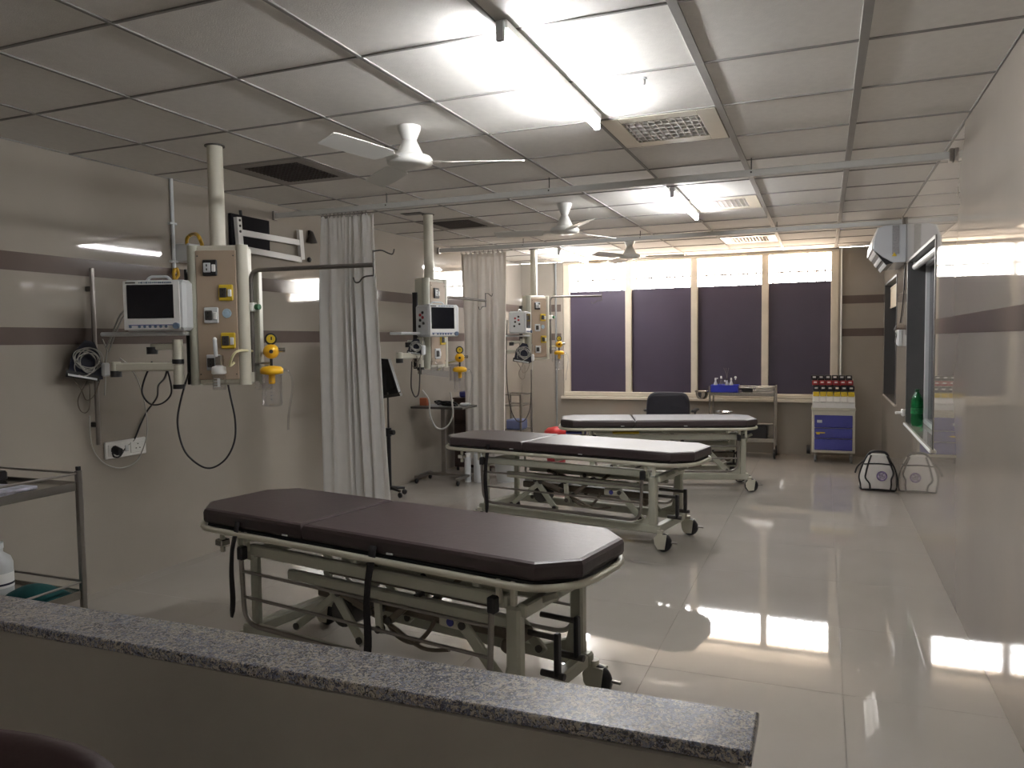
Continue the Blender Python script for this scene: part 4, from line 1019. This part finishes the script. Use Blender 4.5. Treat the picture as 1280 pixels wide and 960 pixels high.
A = [st(479, 494, -0.01), st(499, 491, -0.01), st(500, 495, -0.01), st(479, 498, -0.01)]; B = [a+Vector((0, 0.05, 0)) for a in A]
MB().add(A+B, [(0, 1, 5, 4), (1, 2, 6, 5), (2, 3, 7, 6), (3, 0, 4, 7), (0, 1, 2, 3), (4, 5, 6, 7)]).build('lower_lip', M_DGREY, t)
for k in range(5):
    a = 2*PI*k/5-0.35; e = Vector((0.15*math.cos(a), 0.15*math.sin(a), 0.065))
    if XL+0.02 > t.location.x+e.x-0.02: e.x = XL-t.location.x+0.045
    l = MB().tube([(0, 0, 0.085), e], [0.018, 0.012]).build('leg', M_BLACK, t)
    MB().lathe([(0.018, -0.012), (0.026, -0.008), (0.026, 0.008), (0.018, 0.012)], (e.x, e.y, 0.027), 12, (math.sin(a), -math.cos(a), 0)).build('wheel', M_BLACK, l)

t = thing('overbed_table', 'steel overbed table on a wheeled base behind the middle stretcher', 'table', (-3.70, 7.20, 0))
MB().box((0.02, 0.0, 0.80), (0.60, 0.36, 0.022), 0.004).build('tabletop', M_DGREY, t)
MB().box((-0.04, 0.10, 0.43), (0.05, 0.035, 0.74), 0.004).build('column', M_DSTEEL, t)
MB().box((-0.04, 0.10, 0.075), (0.035, 0.0, 0.03)) if False else None
MB().box((0.0, 0.08, 0.07), (0.50, 0.035, 0.03), 0.004).build('base_bar', M_DSTEEL, t)
for x in (-0.24, 0.24):
    MB().box((x, 0.0, 0.07), (0.035, 0.34, 0.03), 0.004).build('base_foot', M_DSTEEL, t)
    for y in (-0.15, 0.15):
        o = MB().cyl((x, y, 0.045), (x, y, 0.06), 0.010).build('caster', M_DGREY, t)
        MB().lathe([(0.018, -0.012), (0.026, -0.009), (0.026, 0.009), (0.018, 0.012)], (x, y, 0.026), 12, (1, 0, 0)).build('wheel', M_BLACK, o)
solo(MB().box((-3.90, 7.18, 0.851), (0.085, 0.06, 0.08), 0.003), 'medicine_box', M_ORANGE, 'small orange carton on the overbed table', 'carton')
mb = MB(); rnd = random.Random(2)
for k in range(4):
    mb.tube(smooth_path([(-3.74+rnd.uniform(-.06, .06), 7.15+rnd.uniform(-.05, .05), 0.820+0.012*k), (-3.68+rnd.uniform(-.06, .06), 7.2, 0.835+0.008*k), (-3.60+rnd.uniform(-.06, .06), 7.15+rnd.uniform(-.04, .04), 0.820+0.01*k), (-3.52, 7.18+rnd.uniform(-.05, .05), 0.82)], 4), 0.012, 6)
solo(mb, 'breathing_hose', M_BLACK, 'coiled black breathing hoses lying on the overbed table', 'hose')
solo(MB().box((-3.455, 7.24, 0.826), (0.10, 0.10, 0.028), 0.008, Matrix.Rotation(R(15), 4, 'Z')), 'gauze_pack', M_GREYW, 'white packet at the right end of the overbed table', 'packet')

t = thing('bedside_locker', 'dark brown bedside locker partly behind the farther curtain', 'locker', (-3.70, 8.12, 0))
MB().box((0, 0, 0.43), (0.46, 0.38, 0.78), 0.006).build('body', M_WOODD, t); MB().box((0, 0, 0.83), (0.48, 0.40, 0.02), 0.004).build('top', M_WOODD, t)
MB().box((0, -0.192, 0.30), (0.42, 0.012, 0.46), 0.003).build('door', M_WOODD, t); MB().box((0, -0.192, 0.67), (0.42, 0.012, 0.18), 0.003).build('drawer', M_WOODD, t)
for x in (-0.2, 0.2):
    for y in (-0.16, 0.16): MB().cyl((x, y, 0), (x, y, 0.05), 0.018, n=8).build('foot', M_BLACK, t)
solo(MB().box((-3.78, 8.04, 0.875), (0.20, 0.14, 0.07), 0.015), 'blue_pouch', M_BLUE, 'dark blue pouch on the bedside locker', 'pouch')

tp = thing('clear_tray', 'clear plastic equipment tray below the middle monitor', 'tray', p2(545, 470))
A = [p2(527, 462), p2(561, 464), p2(561, 472), p2(527, 468)]
A = [a-tp.location for a in A]; B = [a-N2*0.16 for a in A]
MB().add(A+B, [(0, 1, 5, 4), (1, 2, 6, 5), (2, 3, 7, 6), (3, 0, 4, 7), (0, 1, 2, 3), (4, 5, 6, 7)]).build('tray', mat('smoky_plastic', (0.30, 0.28, 0.26), 0.2, var=0.05), tp)
for (u, v, r_, h) in ((544, 456, 0.03, 0.10), (552, 458, 0.028, 0.07)):
    q = p2(u, v)-tp.location-N2*0.05
    MB().lathe([(r_, -h*0.5), (r_, h*0.3), (r_*0.5, h*0.45), (r_*0.4, h*0.6)], q, 14).build('holder_cup', M_JAR, tp)

# jars and pail behind the middle stretcher
for (u, v, r_, h, lab) in ((585, 602, 0.034, 0.30, 'slim white canister on the floor left of the middle stretcher'), (599, 602, 0.055, 0.33, 'wide white canister on the floor left of the middle stretcher')):
    b = onZ(u, v, 0)
    t = thing('canister', lab, 'canister', b, 0)
    MB().lathe([(r_, 0), (r_, h*0.86), (r_*0.8, h*0.9)], n=18).build('body', M_GREYW, t); MB().lathe([(r_*0.84, h*0.9), (r_*0.84, h)], n=18).build('lid', M_WHITE, t)
b = onZ(634, 601, 0)
t = thing('pail', 'translucent white pail on the floor under the middle stretcher', 'pail', (b.x, b.y, 0))
MB().lathe([(0.11, 0), (0.135, 0.22), (0.142, 0.222), (0.142, 0.235)], n=22).build('body', M_GREYW, t)
MB().tube(smooth_path([(-0.14, 0, 0.22), (-0.10, -0.08, 0.26), (0, -0.12, 0.275), (0.10, -0.08, 0.26), (0.14, 0, 0.22)], 4), 0.004, 6).build('handle', M_DSTEEL, t)

t = thing('steel_rack', 'narrow steel frame rack behind the farther curtain near the far corner', 'rack', (-3.83, 9.60, 0))
for x in (-0.15, 0.15):
    for y in (-0.2, 0.2): MB().box((x, y, 0.39), (0.024, 0.024, 0.78), 0.003).build('post', M_DSTEEL, t)
for z in (0.30, 0.63, 0.77):
    for y in (-0.2, 0.2): MB().cyl((-0.15, y, z), (0.15, y, z), 0.008, n=8).build('rail', M_DSTEEL, t)
    for x in (-0.15, 0.15): MB().cyl((x, -0.2, z), (x, 0.2, z), 0.008, n=8).build('rail', M_DSTEEL, t)
MB().box((0, 0, 0.30), (0.30, 0.40, 0.01), 0.002).build('shelf', M_STEEL, t)
solo(MB().box((-3.80, 9.56, 0.372), (0.22, 0.24, 0.13), 0.015), 'blue_bin', mat('dusty_blue_plastic', (0.12, 0.15, 0.28), 0.5, var=0.1), 'dusty blue box on the steel rack shelf', 'box')
b = onY(695, 545, 8.75)
t = thing('waste_bin', 'red lidded waste bin beyond the middle stretcher', 'bin', (b.x, 8.75, 0))
MB().lathe([(0.11, 0), (0.13, 0.36), (0.13, 0.365)], n=22).build('body', M_REDD, t)
MB().lathe([(0.14, 0.365), (0.142, 0.39), (0.10, 0.43), (0.02, 0.445)], n=22).build('lid', M_RED, t)

# ================================================================== far end of the ward
t = thing('office_chair', 'dark office chair turned to the far window behind the farthest stretcher', 'chair', (-1.75, 9.42, 0), 0)
rows = []
for i in range(25):
    a = PI*i/24; row = []
    for d, sc in ((-0.035, 0.92), (-0.025, 0.99), (0.02, 1.0), (0.03, 0.93)):
        x = 0.262*sc*math.copysign(abs(math.cos(a))**0.35, math.cos(a)); z = 0.50+0.335*sc*abs(math.sin(a))**0.38
        row.append(Vector((x, d-0.03*(x/0.26)**2, z)))
    rows.append(row)
mb = MB().grid(rows)
for k in (0, 3): mb.add([r_[k] for r_ in rows], [tuple(range(25))])
mb.build('backrest', M_OCH, t)
mb = MB(); mb.prism([(-0.24, 0.04), (0.24, 0.04), (0.25, 0.46), (-0.25, 0.46)], 0.42, 0.50, 0.025); mb.build('seat', M_OCH, t)
for s in (-1, 1):
    MB().box((s*0.29, 0.20, 0.60), (0.06, 0.30, 0.03), 0.01).build('armrest', M_BLACK, t)
    MB().tube([(s*0.24, 0.22, 0.46), (s*0.29, 0.22, 0.50), (s*0.29, 0.20, 0.60)], 0.013).build('arm_support', M_BLACK, t)
MB().cyl((0, 0.24, 0.08), (0, 0.24, 0.42), 0.025).build('gas_column', M_BLACK, t)
MB().box((0, -0.01, 0.47), (0.07, 0.02, 0.10), 0.004).build('back_bracket', M_BLACK, t)
for k in range(5):
    a = 2*PI*k/5+0.3; e = Vector((0.26*math.cos(a), 0.24+0.26*math.sin(a), 0.07))
    l = MB().tube([(0, 0.24, 0.10), e], [0.025, 0.015]).build('base_leg', M_BLACK, t)
    MB().lathe([(0.015, -0.015), (0.028, -0.012), (0.028, 0.012), (0.015, 0.015)], (e.x, e.y, 0.029), 12, (math.sin(a), -math.cos(a), 0)).build('wheel', M_BLACK, l)

t = thing('dressing_trolley', 'steel dressing trolley under the far window', 'trolley', (-0.93, 10.03, 0))
for x in (-0.385, 0.385):
    for y in (-0.17, 0.17):
        MB().cyl((x, y, 0.10), (x, y, 0.89), 0.013, n=10).build('post', M_STEEL, t)
        o = MB().cyl((x, y, 0.08), (x, y, 0.12), 0.016).build('caster', M_DGREY, t)
        MB().lathe([(0.03, -0.014), (0.045, -0.011), (0.045, 0.011), (0.03, 0.014)], (x, y, 0.046), 14, (1, 0, 0)).build('wheel', M_BLACK, o)
for z in (0.235, 0.80):
    o = MB().box((0, 0, z), (0.77, 0.34, 0.012), 0.002).build('shelf', M_STEEL, t)
    for y in (-0.17, 0.17): MB().box((0, y, z-0.012), (0.77, 0.008, 0.045), 0.002).build('shelf_lip', M_STEEL, o)
for y in (-0.17, 0.17): MB().cyl((-0.385, y, 0.87), (0.385, y, 0.87), 0.006, n=8).build('guard_rail', M_STEEL, t)
for x in (-0.385, 0.385): MB().cyl((x, -0.17, 0.87), (x, 0.17, 0.87), 0.006, n=8).build('guard_rail', M_STEEL, t)
rg = MB().tube([Vector((-0.49+0.085*math.cos(a), -0.10+0.085*math.sin(a), 0.81)) for a in [2*PI*i/20 for i in range(20)]], 0.006, 6, True).build('bowl_ring', M_STEEL, t)
MB().cyl((-0.41, -0.10, 0.81), (-0.385, -0.10, 0.81), 0.007, n=8).build('ring_arm', M_STEEL, rg)
solo(MB().lathe([(0.03, 0.715), (0.055, 0.725), (0.078, 0.77), (0.084, 0.818), (0.094, 0.822), (0.080, 0.815), (0.05, 0.74), (0.001, 0.728)], (-1.42, 9.93, 0), 20), 'steel_bowl', M_STEEL, 'shiny steel bowl in the ring at the left of the dressing trolley', 'bowl')
# blue tray with bottles
bt = thing('blue_tray', 'bright blue plastic tray full of bottles on the dressing trolley', 'tray', (-1.135, 9.93, 0.807))
mb = MB(); mb.box((0, 0, 0.006), (0.32, 0.20, 0.008)); 
for s in (-1, 1): mb.box((0, s*0.097, 0.045), (0.32, 0.006, 0.085), 0.001); mb.box((s*0.157, 0, 0.045), (0.006, 0.19, 0.085), 0.001)
mb.build('tray', M_BLUEB, bt)
MB().tube([Vector((x, y, 0.09)) for x, y in ((-0.163, -0.103), (0.163, -0.103), (0.163, 0.103), (-0.163, 0.103))], 0.005, 6, True).build('rim', M_BLUEB, bt)
bots = [('white spray bottle at the left end of the blue tray', -0.115, -0.03, 0.165), ('tall clear bottle second from the left in the blue tray', -0.055, 0.04, 0.185), ('short clear bottle in the middle of the blue tray', 0.0, -0.04, 0.14), ('grey bottle with wire prongs in the blue tray', 0.015, 0.05, 0.16), ('clear pump bottle right of the middle in the blue tray', 0.07, 0.01, 0.165), ('thin bottle with a white cap at the right end of the blue tray', 0.125, -0.02, 0.17)]
for k, (lab, x, y, h) in enumerate(bots):
    t = thing('bottle', lab, 'bottle', (-1.135+x, 9.93+y, 0.818), 0, 'bottles in the blue tray')
    r_ = 0.024 if k != 5 else 0.014
    MB().lathe([(r_, 0), (r_, h*0.55), (r_*0.5, h*0.75), (r_*0.4, h*0.85)], n=14).build('body', M_GREYW if k in (0, 4, 3) else M_JAR, t)
    MB().lathe([(r_*0.5, h*0.85), (r_*0.45, h), (r_*0.3, h*1.02)], n=12).build('cap', M_WHITE if k != 3 else M_DGREY, t)
    if k == 0: MB().box((0.01, 0, h*0.98), (0.04, 0.014, 0.014), 0.003).build('nozzle', M_WHITE, t)
    if k == 3:
        for dx in (-0.025, -0.008, 0.012): MB().tube(smooth_path([(0, 0, h), (dx*0.6, 0, h+0.06), (dx*1.6, 0, h+0.13)], 3), 0.0018, 5).build('wire_prong', M_DSTEEL, t)
    if k == 5: MB().ball((0, 0, h+0.005), 0.016, n=10).build('ball_top', M_WHITE, t)
for q, (x, z, wd, dp, lab) in enumerate([(-0.68, 0.8065, 0.24, 0.20, 'lower steel instrument tray at the right of the dressing trolley top'), (-0.67, 0.8405, 0.19, 0.15, 'smaller steel tray stacked on the instrument tray')]):
    o = thing('instrument_tray', lab, 'tray', (x, 9.98, z), 0, 'steel instrument trays')
    mb = MB(); mb.box((0, 0, 0.003), (wd, dp, 0.004)); 
    for s in (-1, 1): mb.box((0, s*dp/2, 0.017), (wd, 0.004, 0.032)); mb.box((s*wd/2, 0, 0.017), (0.004, dp, 0.032))
    mb.build('pan', M_STEEL, o)
    MB().tube([Vector((x_, y_, 0.033)) for x_, y_ in ((-wd/2, -dp/2), (wd/2, -dp/2), (wd/2, dp/2), (-wd/2, dp/2))], 0.004, 6, True).build('rolled_rim', M_STEEL, o)
solo(MB().box((-0.87, 9.98, 0.836), (0.13, 0.16, 0.058), 0.008), 'dark_pouch', M_BLACK, 'dark pouch between the blue tray and the steel trays', 'pouch')
solo(MB().box((-0.78, 9.98, 0.326), (0.30, 0.24, 0.17), 0.012), 'black_bag', M_BLACK, 'black soft case on the lower shelf of the dressing trolley', 'case')
solo(MB().box((-0.66, 9.92, 0.425), (0.20, 0.13, 0.024), 0.004), 'steel_case', M_STEEL, 'flat steel case on top of the black soft case', 'case')
o = thing('kidney_dish', 'small steel dish standing on the sill side of the farthest stretcher', 'dish', onZ(905, 516.8, 0.7005), R(17))
MB().lathe([(0.05, 0), (0.075, 0.012), (0.085, 0.022), (0.07, 0.014), (0.001, 0.004)], n=20).build('dish', M_STEEL, o)
MB().cyl((-0.03, 0, 0.006), (-0.03, 0, 0.03), 0.02, n=12).build('cup', M_STEEL, o)

# drug cart
t = thing('drug_cart', 'cream emergency drug cart with blue drawers in the far right corner', 'cart', (0.115, 9.93, 0))
cw, cdp = 0.47, 0.42
b = MB().box((0, 0, 0.37), (cw, cdp, 0.50), 0.008).build('cabinet', M_CREAM, t)
for k, (z0, z1) in enumerate(((0.155, 0.288), (0.294, 0.412), (0.418, 0.565))):
    o = MB().box((0, -cdp/2-0.006, (z0+z1)/2), (cw-0.06, 0.016, z1-z0), 0.004).build('drawer', M_BLUE, t)
    MB().box((0, -cdp/2-0.018, z0+0.012), (cw-0.08, 0.010, 0.010), 0.002).build('finger_lip', M_BLUE, o)
    if k == 2: MB().box((-0.15, -cdp/2-0.016, z0+0.075), (0.055, 0.004, 0.032)).build('drawer_card', M_GREYW, o)
    if k == 1: MB().box((-0.14, -cdp/2-0.016, z0+0.065), (0.10, 0.004, 0.014)).box((-0.165, -cdp/2-0.016, z0+0.055), (0.035, 0.004, 0.022)).build('drawer_card', M_YELB, o)
MB().box((0, 0, 0.635), (cw+0.01, cdp, 0.03), 0.004).build('worktop', M_CREAM, t)
MB().box((0, 0.05, 0.65+0.16), (cw-0.03, 0.03, 0.34), 0.004).build('rack_back', M_CREAM, t)
mb = MB(); MM = Matrix.Rotation(R(90), 4, 'Z') @ Matrix.Rotation(R(90), 4, 'X')
mb.prism([(-cdp/2, 0.65), (0.03, 0.65), (0.03, 0.82), (-cdp/2+0.05, 0.79), (-cdp/2, 0.70)], -cw/2+0.005, cw/2-0.005, 0, MM)
mb.build('sloping_tray', M_WHITE, t)
cells = [('bin_tray', M_YELB, -0.165, 0.765, 6, 0.05), ]
for k in range(6):
    x = -cw/2+0.045+k*(cw-0.09)/5
    MB().box((x, -cdp/2+0.020, 0.742), (0.062, 0.03, 0.06), 0.003, Matrix.Rotation(R(-28), 4, 'X')).build('label_card', M_WHITE, t)
    MB().box((x, -cdp/2+0.062, 0.808), (0.068, 0.05, 0.050), 0.003).build('yellow_bin', M_YELB, t)
for row, (m, z) in enumerate(((M_NAVY, 0.868), (M_REDD, 0.935), (M_BLACK, 0.995))):
    for k in range(6):
        x = -cw/2+0.045+k*(cw-0.09)/5-0.012*row
        o = MB().box((x, -0.04+0.03*row, z), (0.070, 0.10, 0.056), 0.004).build('medicine_bin', m, t)
        MB().box((x, -0.094+0.03*row, z+0.008), (0.034, 0.004, 0.018)).build('bin_card', M_WHITE, o)
MB().box((0, 0.03, 0.835), (cw-0.02, 0.16, 0.008)).build('bin_shelf', M_CREAM, t)
MB().box((-0.01, 0.05, 0.901), (cw-0.02, 0.12, 0.006)).build('bin_shelf', M_CREAM, t)
MB().box((-0.02, 0.07, 0.964), (cw-0.02, 0.10, 0.006)).build('bin_shelf', M_CREAM, t)
for x in (-cw/2+0.04, cw/2-0.04):
    for y in (-cdp/2+0.05, cdp/2-0.05):
        o = MB().cyl((x, y, 0.085), (x, y, 0.122), 0.018).build('caster', M_DSTEEL, t)
        MB().box((x, y, 0.085), (0.03, 0.05, 0.02), 0.003).build('fork', M_DSTEEL, o)
        MB().lathe([(0.03, -0.015), (0.046, -0.011), (0.046, 0.011), (0.03, 0.015)], (x, y, 0.047), 16, (1, 0, 0)).build('wheel', mat('grey_rubber', (0.16, 0.16, 0.16), 0.5, var=0.1), o)
MB().cyl((-cw/2-0.06, 0.12, 0.11), (-cw/2-0.02, 0.12, 0.11), 0.055, n=16).build('oxygen_holder', M_BLACK, t)

# bag on the floor
t = thing('kit_bag', 'white kit bag with black straps on the floor by the right wall', 'bag', (0.495, 8.16, 0))
rows = []
for j in range(13):
    f = j/12; z = 0.015+0.325*f
    sx_ = 0.165*(1-0.55*max(0, f-0.35)**1.5*1.6); sy_ = 0.105*(1-0.45*max(0, f-0.3)**1.4*1.6)
    if j == 0: sx_ *= 0.94; sy_ *= 0.92
    row = []
    for k in range(25):
        a = 2*PI*k/24; c_, s_ = math.cos(a), math.sin(a)
        row.append(Vector((sx_*math.copysign(abs(c_)**0.6, c_), sy_*math.copysign(abs(s_)**0.6, s_), z+0.006*math.sin(3*a))))
    rows.append(row)
mb = MB().grid(rows); mb.add(rows[0][:24], [tuple(range(24))]); mb.add(rows[-1][:24], [tuple(range(24))])
mb.build('body', M_BAGW, t)
def sh(f, a, d=0.004):
    i = min(12, max(0, int(round(f*12)))); k = int(round((a % 360)/15)) % 24
    p = rows[i][k]; return p+Vector((p.x, p.y, 0)).normalized()*d
for aa in ((250, 0.0), (300, 0.0), (345, 0.0), (205, 0.0)):
    pts = [sh(j/12, aa[0]+ (20 if aa[0] == 300 else -10)*(j/12)) for j in range(0, 13, 2)]
    MB().tube(smooth_path(pts, 3), 0.008, 6).build('strap', M_BLACK, t)
MB().tube(smooth_path([sh(0.02, a, 0.003) for a in range(0, 360, 30)], 3, True), 0.007, 6, True).build('base_piping', M_BLACK, t)
MB().tube(smooth_path([sh(0.75, a, 0.003) for a in range(180, 361, 30)], 3), 0.007, 6).build('seam_piping', M_BLACK, t)
MB().tube(smooth_path([(-0.09, -0.02, 0.33), (-0.05, -0.03, 0.37), (0.05, -0.03, 0.37), (0.09, -0.02, 0.33)], 4), 0.012, 8).build('carry_handle', M_BLACK, t)
MB().tube(smooth_path([(-0.12, 0, 0.28), (-0.18, -0.03, 0.22), (-0.20, -0.04, 0.16)], 4), 0.009, 6).build('loose_strap', M_BLACK, t)
mb = MB(); mb.lathe([(0.048, 0.0), (0.047, 0.003)], (0.03, -0.112, 0.15), 24, (0.1, -1, 0.06)); em = mb.build('round_emblem', M_PURP, t)
MB().lathe([(0.036, 0.0), (0.035, 0.005)], (0.03, -0.112, 0.15), 24, (0.1, -1, 0.06)).build('emblem_centre', mat('worn_purple_print', (0.33, 0.29, 0.38), 0.8, var=0.6, vscale=55), em)

# air conditioner
t = thing('air_conditioner', 'white split air conditioner high on the right wall', 'air conditioner', (XR, 8.03, 2.08))
prof = [(0.0, 0.045), (0.0, 0.375), (-0.17, 0.375), (-0.225, 0.355), (-0.262, 0.24), (-0.265, 0.17), (-0.19, 0.10), (-0.10, 0.045)]
MM = Matrix.Rotation(R(90), 4, 'X')
MB().prism(prof, -0.41, 0.41, 0.006, MM).build('shell', M_AC, t)
mb = MB()
fr = [(-0.222, 0.356), (-0.262, 0.24), (-0.267, 0.17), (-0.276, 0.17), (-0.272, 0.245), (-0.230, 0.362)]
mb.prism(fr, -0.405, 0.405, 0, MM).build('front_cover', M_WHITE, t)
o = MB().prism([(-0.262, 0.165), (-0.16, 0.03), (-0.10, 0.045), (-0.18, 0.10)], -0.39, 0.39, 0, MM).build('outlet', M_BLACK, t)
for (x, z) in ((-0.248, 0.145), (-0.205, 0.085), (-0.165, 0.035)):
    MB().box((x, 0, z), (0.035, 0.78, 0.006), 0.002, Matrix.Rotation(R(52), 4, 'Y')).build('flap', M_GREYW, o)
lb = MB().box((-0.085, -0.4125, 0.245), (0.055, 0.002, 0.25)).build('rating_label', mat('label_grey', (0.28, 0.28, 0.29), 0.5, var=0.15, vscale=60), t)
MB().add([(-0.115, -0.4145, 0.10), (-0.075, -0.4145, 0.10), (-0.095, -0.4145, 0.135)], [(0, 1, 2)]).build('warning_triangle', M_YELB, lb)
MB().box((-0.013, 0, 0.20), (0.02, 0.80, 0.30)).build('wall_plate', M_BLACK, t)
cable([(XR-0.006, 7.66, 2.12), (XR-0.006, 7.72, 1.9), (XR-0.007, 7.86, 1.72), (XR-0.006, 8.05, 1.6)], 0.005, M_BLACK, 'thin black lead from the air conditioner down to the wall switch')
t = thing('wall_switch', 'white switch box with tangled wires between the two side windows', 'switch', (XR, 8.0, 1.385))
MB().box((-0.016, 0, 0.075), (0.032, 0.26, 0.15), 0.005).build('box', M_GREYW, t)
o = MB().box((-0.036, 0.03, 0.12), (0.012, 0.07, 0.05), 0.004).build('isolator', M_WHITE, t)
for k in range(3):
    MB().tube(smooth_path([(-0.04, -0.06+0.05*k, 0.19), (-0.055, -0.02+0.03*k, 0.15), (-0.04, 0.05-0.04*k, 0.10), (-0.05, -0.03+0.02*k, 0.03), (-0.03, 0.02, 0.0)], 4), 0.003, 5).build('wire', M_DGREY, t)
solo(MB().box((XR-0.012, 7.60, 0.80), (0.024, 0.08, 0.06), 0.006).cyl((XR-0.024, 7.60, 0.80), (XR-0.07, 7.58, 0.80), 0.012), 'towel_hook', M_WHITE, 'small white hook on the right wall beyond the nearer side window', 'hook')
t = thing('soda_bottle', 'green plastic soda bottle on the sill of the nearer side window', 'bottle', (XR+0.055, 7.15, 0.732))
MB().lathe([(0.036, 0), (0.045, 0.012), (0.046, 0.07), (0.042, 0.11), (0.046, 0.15), (0.045, 0.215), (0.036, 0.245), (0.016, 0.275), (0.014, 0.288)], n=20).build('body', M_GREENP, t)
MB().lathe([(0.017, 0.280), (0.017, 0.305)], n=14).build('cap', mat('dark_green_cap', (0.01, 0.08, 0.03), 0.4), t)
MB().cyl((0, 0, 0.10), (0, 0, 0.15), 0.0465, n=20, caps=False).build('label_wrap', mat('green_label', (0.01, 0.16, 0.05), 0.4, var=0.5, vscale=50), t)
t = thing('smoke_detector', 'tiny white detector on the ceiling right of the nearest lit tube', 'detector', (-0.72, 3.30, CE-0.03))
MB().lathe([(0.008, 0.0), (0.012, 0.006), (0.012, 0.03)], n=12).build('body', M_WHITE, t); MB().lathe([(0.018, 0.024), (0.018, 0.0305)], n=14).build('base', M_GREYW, t)

# folded linen on the frame under the farthest stretcher
for (u, wd, m, lab) in ((705, 0.20, M_BLUE, 'folded dark blue cloth on the frame under the farthest stretcher'), (770, 0.26, M_YELB, 'folded yellow cloth on the frame under the farthest stretcher')):
    q = onZ(u, 541, 0.575); dx = q.x+1.545
    c = Vector((-1.545+dx*math.cos(R(17)), 7.66+dx*math.sin(R(17)), 0.570))
    solo(MB().box(c, (wd, 0.50, 0.022), 0.008, Matrix.Rotation(R(17), 4, 'Z')), 'folded_cloth', m, lab, 'cloth')
